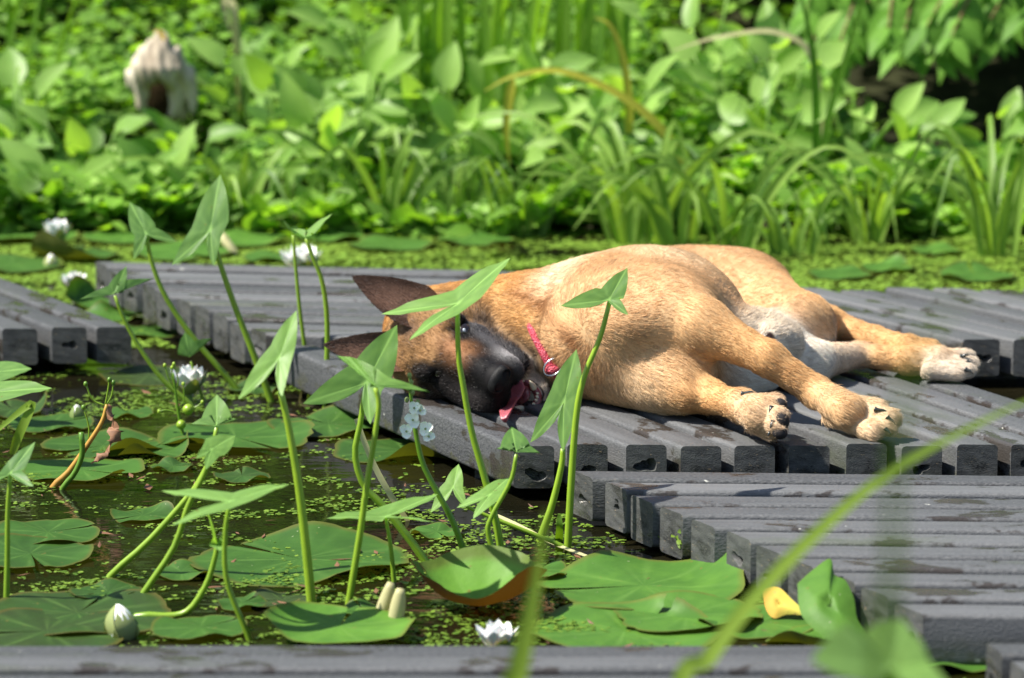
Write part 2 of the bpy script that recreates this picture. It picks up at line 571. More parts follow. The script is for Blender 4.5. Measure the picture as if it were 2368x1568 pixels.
# ================================================================ THE DOG
# ---- signed distance field -> one continuous skin
class Field:
    def __init__(s, lo, hi, h):
        s.lo, s.h = np.array(lo, float), h
        s.n = np.ceil((np.array(hi) - s.lo) / h).astype(int) + 1
        s.D = np.full(s.n, 0.06, np.float32)
        s.prims = []

    def put(s, fn, lo, hi, k, info, op='U'):
        m = k + 0.03
        a = np.clip(np.floor((np.array(lo) - m - s.lo) / s.h).astype(int), 0, s.n - 1)
        b = np.clip(np.ceil((np.array(hi) + m - s.lo) / s.h).astype(int) + 1, 1, s.n)
        ax = [s.lo[i] + s.h * np.arange(a[i], b[i]) for i in range(3)]
        P = np.stack(np.meshgrid(*ax, indexing='ij'), -1)
        d = fn(P).astype(np.float32)
        sl = tuple(slice(a[i], b[i]) for i in range(3))
        D = s.D[sl]
        if op == 'U':
            h = np.maximum(k - np.abs(D - d), 0) / k
            s.D[sl] = np.minimum(D, d) - h * h * k * 0.25
            s.prims.append((fn, info))
        else:
            h = np.maximum(k - np.abs(D + d), 0) / k
            s.D[sl] = np.maximum(D, -d) + h * h * k * 0.25

    def ell(s, c, r, ax=None, k=0.02, info=None, op='U'):
        c, r = np.array(c, float), np.array(r, float)
        M = np.eye(3) if ax is None else np.array(ax)
        def fn(P):
            q = (P - c) @ M.T
            k0 = np.linalg.norm(q / r, axis=-1)
            k1 = np.linalg.norm(q / (r * r), axis=-1) + 1e-9
            return k0 * (k0 - 1) / k1
        e = np.sqrt(((M * r[:, None]) ** 2).sum(0))
        s.put(fn, c - e, c + e, k, info, op)

    def cone(s, a, b, ra, rb, k=0.015, info=None, op='U', flat=None):
        a, b = np.array(a, float), np.array(b, float)
        ba = b - a
        L2 = ba @ ba
        def fn(P):
            t = np.clip(((P - a) @ ba) / L2, 0, 1)
            q = P - a - t[..., None] * ba
            return np.linalg.norm(q, axis=-1) - (ra + (rb - ra) * t)
        m = max(ra, rb)
        s.put(fn, np.minimum(a, b) - m, np.maximum(a, b) + m, k, info, op)

def surface_nets(D, lo, h):
    S = D < 0
    nx, ny, nz = D.shape
    cor = [(i, j, k) for i in (0, 1) for j in (0, 1) for k in (0, 1)]
    c = np.zeros((nx - 1, ny - 1, nz - 1), np.int8)
    for i, j, k in cor:
        c += S[i:nx - 1 + i, j:ny - 1 + j, k:nz - 1 + k]
    act = (c > 0) & (c < 8)
    idx = -np.ones(act.shape, np.int64)
    cells = np.argwhere(act)
    idx[act] = np.arange(len(cells))
    acc, cnt = np.zeros((len(cells), 3)), np.zeros(len(cells))
    for a in cor:
        for axis in range(3):
            if a[axis]: continue
            b = list(a); b[axis] = 1
            da = D[tuple((cells + a).T)]
            db = D[tuple((cells + b).T)]
            m = (da < 0) != (db < 0)
            t = da[m] / (da[m] - db[m])
            p = np.array(a, float) + t[:, None] * (np.array(b) - np.array(a))
            acc[m] += p; cnt[m] += 1
    V = lo + h * (cells + acc / cnt[:, None])
    F = []
    for axis in range(3):
        u, v = [(1, 2), (2, 0), (0, 1)][axis]
        s0 = [slice(None)] * 3; s1 = [slice(None)] * 3
        s0[axis] = slice(0, -1); s1[axis] = slice(1, None)
        A, B = S[tuple(s0)], S[tuple(s1)]
        e = np.argwhere(A != B)
        e = e[(e[:, u] > 0) & (e[:, v] > 0) & (e[:, u] < D.shape[u] - 1) & (e[:, v] < D.shape[v] - 1)]
        inside = A[tuple(e.T)]
        def ci(du, dv):
            q = e.copy(); q[:, u] += du; q[:, v] += dv
            return idx[tuple(q.T)]
        q = np.stack([ci(-1, -1), ci(0, -1), ci(0, 0), ci(-1, 0)], 1)
        q[~inside] = q[~inside][:, ::-1]
        F.append(q)
    return V, np.vstack(F)

TAN, RED, CREAM, WHITE = (.675, .44, .235), (.53, .25, .085), (.78, .60, .40), (.90, .85, .77)
BRN, GREY = (.38, .215, .09), (.16, .15, .16)
LEG = (.65, .395, .18)

fl = Field((-0.22, 4.24, -0.012), (0.72, 5.36, 0.235), 0.0028)
dD = np.array([.48, .877, 0]); dD /= np.linalg.norm(dD)      # head -> rump
dV = np.array([dD[1], -dD[0], 0])                            # towards the legs
UPZ = np.array([0, 0, 1.])
AX = np.array([dD, dV, UPZ])
def B(x): return np.array(x)
def inf(flow, col, ln=0.0080): return (np.array(flow, float), np.array(col), ln)

chest = at(1450, 757, .090)
# --- trunk
fl.ell(chest + dD * .055, (.150, .130, .090), AX, .03, inf(dD, TAN))
fl.ell(chest + dD * .075 - dV * .02, (.155, .112, .090), AX, .03, inf(dD, (.74, .52, .30)))
fl.ell(chest - dD * .025 + dV * .012 - UPZ * .004, (.105, .125, .088), AX, .03, inf(dD, TAN, .010))      # shoulders
fl.ell(chest - dD * .045 + dV * .050 - UPZ * .032, (.075, .070, .060), AX, .03, inf(dD * .6 + dV * .4, (.72, .51, .31), .012))  # breast
fl.ell(chest - dD * .012 + dV * .096 - UPZ * .040, (.092, .062, .047), AX, .03, inf(dD * .3 + dV * .7 - UPZ * .4, (.72, .50, .30), .011))
loin = at(1585, 702, .078)
fl.ell(loin - dV * .03, (.17, .072, .075), AX, .03, inf(dD, TAN))
hip = at(1690, 703, .068)
fl.ell(hip - dV * .02 + dD * .01, (.12, .10, .070), AX, .03, inf(dD, TAN))
fl.ell(hip + dD * .085 - dV * .02 - UPZ * .014, (.06, .07, .06), AX, .03, inf(dD, TAN))                 # rump
# --- belly
bel = at(1740, 826, .048)
fl.ell(bel + dD * .0, (.12, .050, .043), AX, .03, inf(dD, WHITE, .013))
fl.cone(at(1620, 815, .06), at(1755, 800, .06), .055, .045, .03, inf(dD, (.80, .68, .52), .016))
# --- upper hind leg
knee = at(1842, 752, .070)
fl.cone(hip + UPZ * .012, knee, .060, .033, .03, inf(dV, TAN))
fl.cone(hip + UPZ * .006 + dD * .05, knee + dD * .02, .054, .030, .03, inf(dV, LEG))
fl.cone(at(1775, 770, .064), at(1880, 766, .058), .026, .024, .02, inf(dV - UPZ * .6, (.80, .66, .50), .018))
fl.cone(at(1790, 792, .052), at(1886, 782, .050), .015, .014, .015, inf(dV - UPZ * .7, WHITE, .024))
hk = at(1916, 748, .050)
fl.cone(knee + dD * .03, hk, .036, .021, .02, inf(dV, LEG))
fl.cone(hk, at(2020, 783, .040), .021, .0165, .015, inf(dV, LEG))
fl.cone(at(2020, 783, .040), at(2100, 806, .034), .0165, .017, .01, inf(dV, LEG))
fl.cone(at(2100, 806, .034), at(2150, 815, .030), .017, .018, .01, inf(dV, LEG))
# --- lower hind leg
fl.cone(at(1770, 815, .040), at(1868, 838, .032), .042, .029, .02, inf(dV, WHITE, .012))
fl.cone(at(1868, 838, .032), at(1985, 820, .027), .027, .0150, .02, inf(dV, (.74, .60, .45)))
fl.cone(at(1985, 820, .027), at(2105, 833, .024), .0150, .0185, .012, inf(dV, LEG))
fl.cone(at(2105, 833, .024), at(2170, 836, .024), .0185, .0215, .012, inf(dV, (.66, .42, .2)))
for (u, v, z, u0, v0, z0) in ((2236, 826, .026, 2165, 826, .030), (2244, 842, .022, 2165, 836, .026), (2238, 857, .017, 2160, 848, .020), (2215, 863, .014, 2150, 856, .017)):
    fl.cone(at(u0, v0, z0), at(u, v, z), .0125, .0105, .004, inf(dV, (.72, .62, .50), .008))
# --- upper foreleg
sh = at(1505, 725, .122)
el = at(1628, 758, .116)
wr = at(1885, 905, .045)
fdir = (wr - el) / np.linalg.norm(wr - el)
fl.ell(sh, (.095, .075, .048), AX, .05, inf(dV + dD * .6, TAN))
fl.cone(sh + dV * .02, el, .047, .033, .04, inf(fdir, TAN))
mid = at(1775, 828, .085)
fl.cone(el, mid, .0320, .0207, .02, inf(fdir, LEG))
fl.cone(mid, wr, .0207, .0178, .012, inf(fdir, LEG, .010))
pw = at(1962, 950, .034)
fl.cone(wr, pw, .0178, .0215, .012, inf(fdir, (.66, .43, .22), .010))
for (u, v, z, u0, v0, z0) in ((2032, 945, .034, 1932, 926, .040), (2061, 966, .028, 1942, 938, .036), (2050, 986, .019, 1938, 951, .027), (2020, 997, .014, 1922, 962, .020)):
    fl.cone(at(u0, v0, z0), at(u, v, z), .0122, .0118, .003, inf(fdir, (.72, .54, .35), .009))
# --- lower foreleg
e2 = at(1612, 895, .038)
fl.cone(at(1598, 884, .046), e2, .0225, .0220, .02, inf(dV, (.60, .36, .17)))
w2 = at(1715, 938, .034)
g2 = (w2 - e2) / np.linalg.norm(w2 - e2)
fl.cone(at(1592, 914, .034), at(1640, 918, .032), .019, .0175, .012, inf(g2, LEG, .010))
fl.cone(e2, at(1650, 915, .034), .0215, .0175, .012, inf(g2, LEG, .010))
fl.cone(at(1640, 918, .032), w2, .0175, .0190, .012, inf(g2, LEG, .010))
fl.cone(w2, at(1762, 960, .034), .0190, .0240, .012, inf(g2, (.68, .47, .27), .010))
TOES2 = ((1792, 934, .042, 1745, 938, .040), (1800, 962, .038, 1750, 952, .036), (1798, 986, .026, 1748, 966, .028), (1782, 996, .016, 1742, 974, .020))
for (u, v, z, u0, v0, z0) in TOES2:
    fl.cone(at(u0, v0, z0), at(u, v, z), .0140, .0125, .004, inf(g2, (.70, .52, .35), .009))
# --- skin folds and ribs on the upper flank
for a_, b_, r_ in ((at(1452, 838, .135), at(1590, 822, .115), .004), (at(1400, 780, .165), at(1440, 850, .13), .003), (at(1560, 775, .150), at(1618, 800, .118), .004)):
    fl.cone(a_, b_, r_, r_, .022, None, 'S')
def dist(P):
    P = np.atleast_2d(P)
    return np.min([fn(P) for fn, i in fl.prims], 0)
def hit(u, v, depth=0.0):
    d = ray(u, v); d = d / np.linalg.norm(d)
    t = 3.9
    for _ in range(200):
        e = dist(EYE + d * t)[0]
        if e < .0003: break
        t += max(e * .8, .0003)
        if t > 6.5: return None
    return EYE + d * (t + depth)
def deeper(u, v, k):
    d = ray(u, v)
    return hit(u, v) + d / np.linalg.norm(d) * k
fl.ell(deeper(1548, 868, .037), (.058, .046, .042), AX, .035, inf(dD * .15 + dV * .8 - UPZ * .6, (.72, .53, .33), .011))
fl.ell(deeper(1575, 880, .036), (.045, .038, .036), AX, .03, inf(dV * .9 - UPZ * .3, (.69, .47, .26), .011))
# --- head frame (centimetres: x along the muzzle, y to the dog's left, z to the top of the skull)
HO = at(1010, 796, .079)
HS = .0112
hF = np.array([.53, -.83, -.13]); hF /= np.linalg.norm(hF)
hL = np.array([.50, .20, .84]); hL -= hF * hL.dot(hF); hL /= np.linalg.norm(hL)
hU = np.cross(hF, hL)
HM = np.array([hF, hL, hU])
def hp(x, y, z): return HO + HS * (np.array([x, y, z]) @ HM)
def hloc(P): return (P - HO) @ HM.T / HS
HEAD0 = len(fl.prims)
def hell(c, r, k=.012, info=None, op='U'):
    fl.ell(hp(*c), np.array(r) * HS, HM, k, info, op)
def hcone(a, b, ra, rb, k=.012, info=None, op='U'):
    fl.cone(hp(*a), hp(*b), ra * HS, rb * HS, k, info, op)
back = -hF
nk0 = hp(-7.5, 0, -5.5)
ndir = chest - dD * .12 - nk0
ndir /= np.linalg.norm(ndir)
fl.cone(nk0 + B([-.01, .056, .006]), chest - dD * .01 - dV * .045 + UPZ * .004, .063, .082, .03, inf(ndir, (.56, .31, .115), .010))
fl.cone(hp(-8.5, 0, -8.0) + B([0, .056, 0]), chest - dD * .03 + dV * .00 - UPZ * .02, .040, .062, .03, inf(ndir, TAN, .011))
NECK1 = len(fl.prims)
JAWS = []
# --- skull and muzzle
hell((-6.2, 0, -3.8), (6.6, 5.9, 4.6), .015, inf(back, BRN, .009))
hell((-3.4, 0, -2.7), (4.3, 4.6, 3.3), .012, inf(back, BRN, .008))
for s in (1, -1):
    hell((-1.0, 2.9 * s, -1.3), (1.7, 1.5, 1.3), .010, inf(back + hL * .3 * s, BRN, .007))
    hell((-4.8, 4.1 * s, -6.0), (4.4, 2.7, 3.5), .015, inf(back - hU * .5, BRN, .012))
    hcone((0.8, 2.3 * s, -4.0), (3.0, 1.9 * s, -4.6), 2.3, 2.0, .012, inf(back, (.05, .045, .045), .006))
    hcone((2.0, 1.9 * s, -5.0), (8.8, 1.5 * s, -4.5), 2.0, 1.65, .008, inf(back - hU * .3, (.03, .027, .028), .005))
    JAWS += [len(fl.prims), len(fl.prims) + 1]
    hcone((-2.8, 3.1 * s, -6.6), (3.4, 2.4 * s, -9.0), 2.6, 1.9, .010, inf(back - hU * .2, (.45, .38, .30), .008))
    hcone((-3.5, 2.9 * s, -7.0), (5.4, 1.4 * s, -12.0), 2.2, 1.25, .008, inf(back - hU * .2, (.25, .2, .16), .007))
hcone((2.3, -2.6, -5.2), (8.0, -2.8, -4.7), 2.3, 1.85, .010, inf(back - hU * .3, (.03, .027, .028), .005))
hcone((-0.6, 0, -2.6), (9.0, 0, -3.0), 2.55, 1.75, .012, inf(back, (.05, .04, .035), .005))
hell((9.9, 0, -2.7), (1.5, 1.7, 1.4), .008, inf(back, (.015, .014, .015), .003))
hcone((5.0, 0, -12.3), (6.3, 0, -12.7), 1.35, 1.1, .010, inf(back - hU * .2, (.3, .25, .21), .007))
hcone((-4, 0, -8.4), (3.5, 0, -12.0), 3.2, 1.6, .012, inf(back - hU * .2, (.6, .42, .25), .010))
# mouth opening, eye sockets
hcone((2.4, 0, -7.8), (9.5, 0, -9.4), 1.2, 2.0, .004, None, 'S')
EYES = {1: hp(0.35, 3.15, -1.95), -1: hp(0.35, -3.15, -1.95)}
for s in (1, -1):
    hell((0.75, 3.35 * s, -1.75), (.95, .72, .46), .004, None, 'S')
HEAD1 = len(fl.prims)
# sheath
sp = hit(1783, 778, -.006)
fl.cone(sp + B([.02, .03, -.012]), sp, .026, .017, .012, inf(dD, (.80, .69, .55), .012))
# --- flat underside on the planks
gx = fl.lo[2] + fl.h * np.arange(fl.n[2])
fl.D = np.maximum(fl.D, (0.0015 - gx)[None, None, :].astype(np.float32))

_a = fl.lo[0] + fl.h * np.arange(fl.n[0]); _b = fl.lo[1] + fl.h * np.arange(fl.n[1])
_X, _Y = np.meshgrid(_a - chest[0], _b - chest[1], indexing='ij')
_s, _w = _X * dD[0] + _Y * dD[1], _X * dV[0] + _Y * dV[1]
_rib = .0005 * np.sin((_s + .25 * _w) * 2 * math.pi / .024) * np.exp(-((_s - .11) / .06) ** 2) * np.exp(-((_w - .03) / .06) ** 2)
fl.D += (_rib[:, :, None] * (gx > .10)[None, None, :]).astype(np.float32)
DV, DF = surface_nets(fl.D, fl.lo, fl.h)
NB = len(DV)

# --- blended flow, colour and fur length at every point
def blend(P, sig=0.007):
    W = np.zeros(len(P)); Fw = np.zeros((len(P), 3)); C = np.zeros((len(P), 3)); Ln = np.zeros(len(P))
    ds = np.stack([fn(P) for fn, i in fl.prims], 1)
    dm = ds.min(1)
    for j, (fn, i) in enumerate(fl.prims):
        wt = np.exp(-(ds[:, j] - dm) / sig)
        W += wt
        f = i[0] / np.linalg.norm(i[0])
        Fw += wt[:, None] * f; C += wt[:, None] * i[1]; Ln += wt * i[2]
    return Fw / W[:, None], C / W[:, None], Ln / W

def lerp(C, col, f):
    return C * (1 - f[:, None]) + np.array(col) * f[:, None]
def sstep(x, a, b):
    t = np.clip((x - a) / (b - a), 0, 1)
    return t * t * (3 - 2 * t)
def vnoise(P, s):
    return np.array([noise.noise(Vector(p * s)) for p in P])

FW, FC, FL = blend(DV)
# ---- coat pattern: pale saddle patch on the upper side, white belly fringe, dark mask
q = (DV - chest) @ AX.T
pale = np.exp(-((q[:, 0] + .02) / .10) ** 2 - ((q[:, 1] + .085) / .035) ** 2) * sstep(q[:, 2], .02, .07)
FC = lerp(FC, (.84, .70, .52), .85 * pale)
pale2 = np.exp(-((q[:, 0] - .10) / .07) ** 2 - ((q[:, 1] - .02) / .06) ** 2) * sstep(q[:, 2], .03, .07)
FC = lerp(FC, (.80, .63, .42), .6 * pale2)
H = hloc(DV)
dp_ = np.stack([fn(DV) for fn, i in fl.prims], 1)
dhead = dp_[:, NECK1:HEAD1].min(1)
dbody = np.minimum(dp_[:, :NECK1].min(1), dp_[:, HEAD1:].min(1))
HFS = 1 / (1 + np.exp(-np.clip((dbody - dhead) / .0035, -30, 30)))
inh = HFS > .02
nz = np.zeros(NB)
nz[inh] = vnoise(DV[inh], 55) * .5 + vnoise(DV[inh], 130) * .4 + vnoise(DV[inh], 260) * .5
x, y, z = H.T
hf = HFS * inh
jaw = sstep(-(z + 6.6 + .45 * x), 0., .8)                          # below the lip line
# forehead warm tan, dark smudge down its middle, pale band over the left brow
FC = lerp(FC, (.37, .215, .095), hf * sstep(x, 1.5, -1.0) * sstep(z, -6, -3))
FC = lerp(FC, (.13, .085, .07), hf * .75 * np.exp(-((x + 4.6) / 1.8) ** 2 - (y / 1.4) ** 2) * sstep(z, -3, -1))
FC = lerp(FC, (.52, .36, .19), hf * .7 * np.exp(-((x + 4.3) / 2.2) ** 2 - ((y - 4.3) / 1.5) ** 2))
mask = np.maximum(sstep(x + nz * 1.8, 1.0, 2.6), 0)
FC = lerp(FC, (.0065, .006, .0065), hf * mask * (1 - jaw))
# brown saddle on the bridge of the nose
FC = lerp(FC, (.30, .145, .065), hf * .95 * np.exp(-((x - 2.8) / 3.2) ** 2 - ((y - .6) / 1.7) ** 2) * sstep(z, -3.6, -1.6) * sstep(x + nz, 8.0, 4.5))
for s in (1, -1):
    e = hloc(EYES[s][None])[0]
    r = np.sqrt(((x - e[0]) / 1.25) ** 2 + (y - e[1]) ** 2 + (z - e[2]) ** 2)
    FC = lerp(FC, (.006, .0055, .006), hf * sstep(r + nz * .8, 2.6, 1.3))
# cheeks: grizzled black fur, sunlit grey painted left, shade-black painted on the lower one
ch = hf * sstep(y, 2.4, 3.6) * sstep(x + nz, -2.0, .2) * sstep(-z, 1.4, 3.0)
FC = lerp(FC, (.080, .079, .086), ch * .95 * (1 - jaw))
ch2 = hf * sstep(-y, 2.0, 3.6) * sstep(x + nz, -4.0, -1.5)
FC = lerp(FC, (.02, .017, .017), ch2 * .95)
# grizzled upper lip near the nose, pale grey chin
FC = lerp(FC, (.50, .49, .50), hf * .85 * np.exp(-((x - 7.6) / 2.0) ** 2 - ((y - 2.7) / 1.2) ** 2 - ((z + 5.0) / 1.7) ** 2))
FC = lerp(FC, (.66, .56, .44), hf * jaw * sstep(y, -1.5, 1.5) * sstep(x, -4, 0))
FC = lerp(FC, (.05, .045, .045), hf * jaw * sstep(-y, 0, 2))  # shade on the jaw's lower right side, painted into the coat
lip = np.exp(-((z + 6.75 + .45 * x) / .42) ** 2) * sstep(x, -2.2, -.6)
FC = lerp(FC, (.012, .009, .011), hf * .95 * lip)
# inside of the mouth
mo = inh & (np.linalg.norm(np.cross(H - [2.4, 0, -7.8], [.976, 0, -.22]), axis=1) < 2.0) & (x > 2.6) & (np.abs(y) < 1.6)
FC[mo] = (.20, .035, .045)
nosef = hf * sstep(np.linalg.norm((H - [10.4, 0, -2.6]) / [1.4, 2.0, 1.6], axis=1), 1.1, .9)
FC = lerp(FC, (.012, .011, .012), nosef)
FL = FL * (1 - .9 * np.maximum(nosef, mo.astype(float)))
FL[inh] *= 1.1
sk = np.linalg.norm(DV - (sp + np.array([-.2, -.9, .1]) * .017), axis=1)
FC = lerp(FC, (.035, .02, .02), sstep(sk, .0085, .006))
FL *= 1 - .85 * sstep(sk, .0095, .007)
djaw = dp_[:, JAWS].min(1)
strip_ = sstep(djaw, .017, .003) * sstep(H[:, 1], -.5, 1.2) * sstep(H[:, 0], -3.5, -.5) * sstep(-(z + 7.0 + .45 * x), 0, .7)
FC = lerp(FC, (.56, .50, .43), .9 * strip_)
FC = lerp(FC, (.030, .022, .018), .85 * np.exp(-((x + 4.6) / 2.2) ** 2 - ((y - 4.9) / .8) ** 2 - ((z + .4) / 1.6) ** 2) * hf)  # shadow of the upper ear painted as a dark band at its base
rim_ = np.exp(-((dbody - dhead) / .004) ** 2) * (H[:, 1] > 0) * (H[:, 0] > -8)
FC = lerp(FC, (.16, .09, .045), .7 * rim_)  # head and neck seam: brown fringe with crease shade painted in
# darker streaks where the neck folds into the shoulder
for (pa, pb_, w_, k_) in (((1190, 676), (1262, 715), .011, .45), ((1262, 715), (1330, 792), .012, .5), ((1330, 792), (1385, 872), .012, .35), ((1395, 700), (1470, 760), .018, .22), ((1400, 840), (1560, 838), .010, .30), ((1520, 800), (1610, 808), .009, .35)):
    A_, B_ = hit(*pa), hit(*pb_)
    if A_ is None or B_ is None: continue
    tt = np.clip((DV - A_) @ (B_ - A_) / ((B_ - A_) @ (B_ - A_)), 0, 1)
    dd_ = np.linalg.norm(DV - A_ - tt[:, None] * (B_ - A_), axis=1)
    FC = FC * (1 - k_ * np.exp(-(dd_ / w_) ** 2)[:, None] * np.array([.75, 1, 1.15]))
# a little overall mottling and a darker crest down the spine
mot = vnoise(DV, 28)
FC = FC * (1 + .12 * mot[:, None])
FC = lerp(FC, (.60, .36, .17), .5 * sstep(-q[:, 1], .085, .125) * sstep(q[:, 0], .08, .2))

# ---- the two ears, rooted inside the skull, part of the same skin
def ear(base, tip, wid, nrm, width, curl, n=20, m=14):
    """thin cupped ear: returns vertices, faces, inner flag"""
    e = tip - base
    Ls = np.linalg.norm(e)
    wv = wid - e * wid.dot(e) / Ls ** 2
    wv /= np.linalg.norm(wv)
    nn = np.cross(e / Ls, wv)
    if nn.dot(nrm) < 0: nn = -nn
    pr = lambda t: width * (.74 + .46 * math.sin(math.pi * t ** .9)) * max(0, 1 - t ** 3.4) ** .55
    V, inn = [], []
    for side in (0, 1):
        for i in range(n + 1):
            t = math.sin(math.pi / 2 * i / n)
            hw = max(pr(t), .0004)
            for j in range(m + 1):
                s_ = -1 + 2 * j / m
                a = s_ * curl * (1 - .45 * t)
                off = hw * math.sin(a) / math.sin(curl)
                dep = hw * (1 - math.cos(a)) / math.sin(curl) * 1.0
                fold = .006 * math.exp(-((t - .22) / .13) ** 2) * math.exp(-((s_ - .8) / .25) ** 2)
                th = .0013 * (1 - abs(s_) ** 3) * (1 if side else -1)
                p = base + e * t + wv * (off + fold) + nn * (dep + th + fold - .004 * math.sin(t * 3))
                V.append(p); inn.append(1.0 if side else 0.0)
    F = []
    st = (n + 1) * (m + 1)
    for side in (0, 1):
        for i in range(n):
            for j in range(m):
                a = side * st + i * (m + 1) + j
                f = [a, a + 1, a + m + 2, a + m + 1]
                F.append(f if side == 0 else f[::-1])
    return np.array(V), F, np.array(inn)

eV, eF, eC, eFl, eL = [], [], [], [], []
off = NB
for s, base, tip, wid in ((1, hp(-5.2, 2.2, -2.0), at(817, 640, 0.160), np.array([.25, .55, .8])),
                          (-1, hp(-5.4, -2.8, -2.2), at(750, 798, .088), np.array([.2, .5, .8]))):
    if s == 1:
        tip = aty(817, 640, base[1] + .012)
    else:
        tip = aty(750, 797, base[1] - .004)
    V, F, inn = ear(base, tip, wid, np.array([-.15, -1, .1]), .030 if s == 1 else .026, 1.15)
    eV.append(V)
    eF += [[i + off for i in f] for f in F]
    off += len(V)
    ed = (tip - base) / np.linalg.norm(tip - base)
    t = (V - base) @ ed / np.linalg.norm(tip - base)
    c = np.where(inn[:, None] > .5, np.array([.185, .108, .078]), np.array([.130, .070, .036]))
    wv_ = wid / np.linalg.norm(wid)
    side_ = np.abs((V - base) @ wv_ - ((V - base) @ wv_).mean()) / .032
    c = lerp(c, (.040, .024, .018), sstep(side_, .35, .95) * .75)
    c = lerp(c, (.028, .018, .015), sstep(t, .55, 1.0) * .75)
    c = lerp(c, (.20, .09, .035), sstep(t, .30, 0.0) * .6)
    eC.append(c)
    eFl.append(np.tile(ed, (len(V), 1)))
    eL.append(np.where(inn > .5, .0035, .005))
AV = np.vstack([DV] + eV)
AF = DF.tolist() + eF
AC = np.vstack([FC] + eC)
AFL = np.vstack([FW] + eFl)
AL = np.concatenate([FL] + eL)

def skinmat(name, rough=.6):
    m, nt, b, out = newmat(name)
    c = attr(nt, 'coat', 'Color')
    n = noise_tex(nt, 400, 3)
    dk = mixc(nt, n, c, mixc(nt, 1.0, c, (.62, .58, .54), 'MULTIPLY'))
    nt.links.new(dk, b.inputs['Base Color'])
    b.inputs['Roughness'].default_value = rough
    b.inputs['Specular IOR Level'].default_value = .1
    bump(nt, b, n, .4, .001)
    return m
dogroot = empty('dog', (0.15, 4.7, 0.0))
tag(dogroot, 'tan dog with black face and pink collar lying on its side on planks', 'dog')
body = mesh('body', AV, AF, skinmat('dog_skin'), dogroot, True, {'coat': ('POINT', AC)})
# ---------------------------------------------------------------- eyes, nose, mouth, claws, pads, collar
M_eye = plainmat('eye_dark', (.012, .007, .005), .04, .9, .2, 50, 0)
M_glint = plainmat('eye_glint', (.42, .46, .52), .08, .8, .15, 200, 0)
M_eyelid = plainmat('eye_rim', (.012, .01, .011), .35, .5, .2, 50, .1)
M_nose = plainmat('nose_leather', (.004, .0038, .004), .55, .22, .3, 900, .5)
M_pad = plainmat('paw_leather', (.022, .019, .020), .7, .25, .45, 900, 1.0)
M_claw = plainmat('claw_horn', (.03, .034, .032), .22, .5, .3, 200, .1)
M_tooth = plainmat('tooth_enamel', (.78, .70, .52), .25, .5, .15, 300, .1, .2)
M_gum = plainmat('gum_flesh', (.20, .05, .055), .22, .6, .6, 260, .5, .2)
M_tongue = plainmat('tongue_flesh', (.34, .085, .105), .35, .5, .2, 500, .5, .3)
for s in (1, -1):
    c = hp(0.42, 2.85 * s - (.35 if s < 0 else 0) * s, -2.08)
    k_ = 1 if s > 0 else .86
    V, F = ellip(c, (.0118 * k_, .0112 * k_, .0112 * k_), HM, 18, 12)
    e = mesh('eye', V, F, M_eye, dogroot)
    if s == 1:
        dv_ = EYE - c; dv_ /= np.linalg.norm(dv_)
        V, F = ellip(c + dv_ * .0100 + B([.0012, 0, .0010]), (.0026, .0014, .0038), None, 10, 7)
        mesh('eye_glint', V, F, M_glint, e)  # sky glint added as a pale spot on the eyeball
    if s == 1: e['label'] = 'open upper eye catching the light'
    else: e['label'] = 'half shut lower eye in shade'
# nose leather: a rounded wedge with two nostrils
nb = MB()
fn_ = Field(hp(10.4, 0, -2.6) - .03, hp(10.4, 0, -2.6) + .03, .0011)
fn_.ell(hp(10.45, 0, -2.35), np.array((.85, 1.7, 1.0)) * HS, HM, .003, 0)
fn_.ell(hp(10.6, 0, -2.9), np.array((.75, 1.1, 1.0)) * HS, HM, .004, 0)
fn_.ell(hp(10.6, 1.0, -2.6), np.array((.8, .7, .8)) * HS, HM, .003, 0)
fn_.ell(hp(10.6, -1.0, -2.6), np.array((.8, .7, .8)) * HS, HM, .003, 0)
for s in (1, -1):
    fn_.cone(hp(12.2, .72 * s, -2.55), hp(10.6, 1.0 * s, -2.6), .52 * HS, .46 * HS, .002, None, 'S')
    fn_.cone(hp(11.2, .9 * s, -2.7), hp(11.1, 1.75 * s, -3.0), .20 * HS, .12 * HS, .002, None, 'S')
fn_.cone(hp(12.2, 0, -2.6), hp(11.6, 0, -4.2), .10 * HS, .12 * HS, .0015, None, 'S')
V, F = surface_nets(fn_.D, fn_.lo, fn_.h)
mesh('nose', V, F, M_nose, dogroot)
# gums and teeth of the lower jaw
gum = MB()
arc = [hp(2.6, 1.75, -8.9), hp(4.5, 1.55, -10.2), hp(5.9, 1.35, -11.1), hp(6.8, .8, -11.6), hp(7.05, 0, -11.7), hp(6.8, -.8, -11.6), hp(5.9, -1.35, -11.1), hp(4.5, -1.55, -10.2), hp(2.6, -1.75, -8.9)]
gp = smoothpath(arc, 40)
gum.add(*tube(gp, .0058, 8))
V, F = ellip(hp(4.2, 0, -10.5), (.030, .016, .006), HM)
gum.add(V, F)
mesh('gum', np.concatenate(gum.V), gum.F, M_gum, dogroot)
lipb = [p + .0055 * (hF * .5 - hU * .4) + .004 * (1 if k < 20 else -1) * hL * (abs(k - 19.5) > 5) for k, p in enumerate(gp)]
V, F = tube(lipb, .0034, 7)
mesh('lip', V, F, M_eyelid, dogroot)
def tooth(p, d, ln, r0, lat=.75):
    d = np.array(d) / np.linalg.norm(d)
    P = [p - d * .002 + d * ln * t + hF * (-.12 * ln * t * t) for t in np.linspace(0, 1, 6)]
    V, F = tube(P, [r0, r0 * 1.02, r0 * .9, r0 * .7, r0 * .45, r0 * .15], 7)
    mesh('tooth', V, F, M_tooth, dogroot)
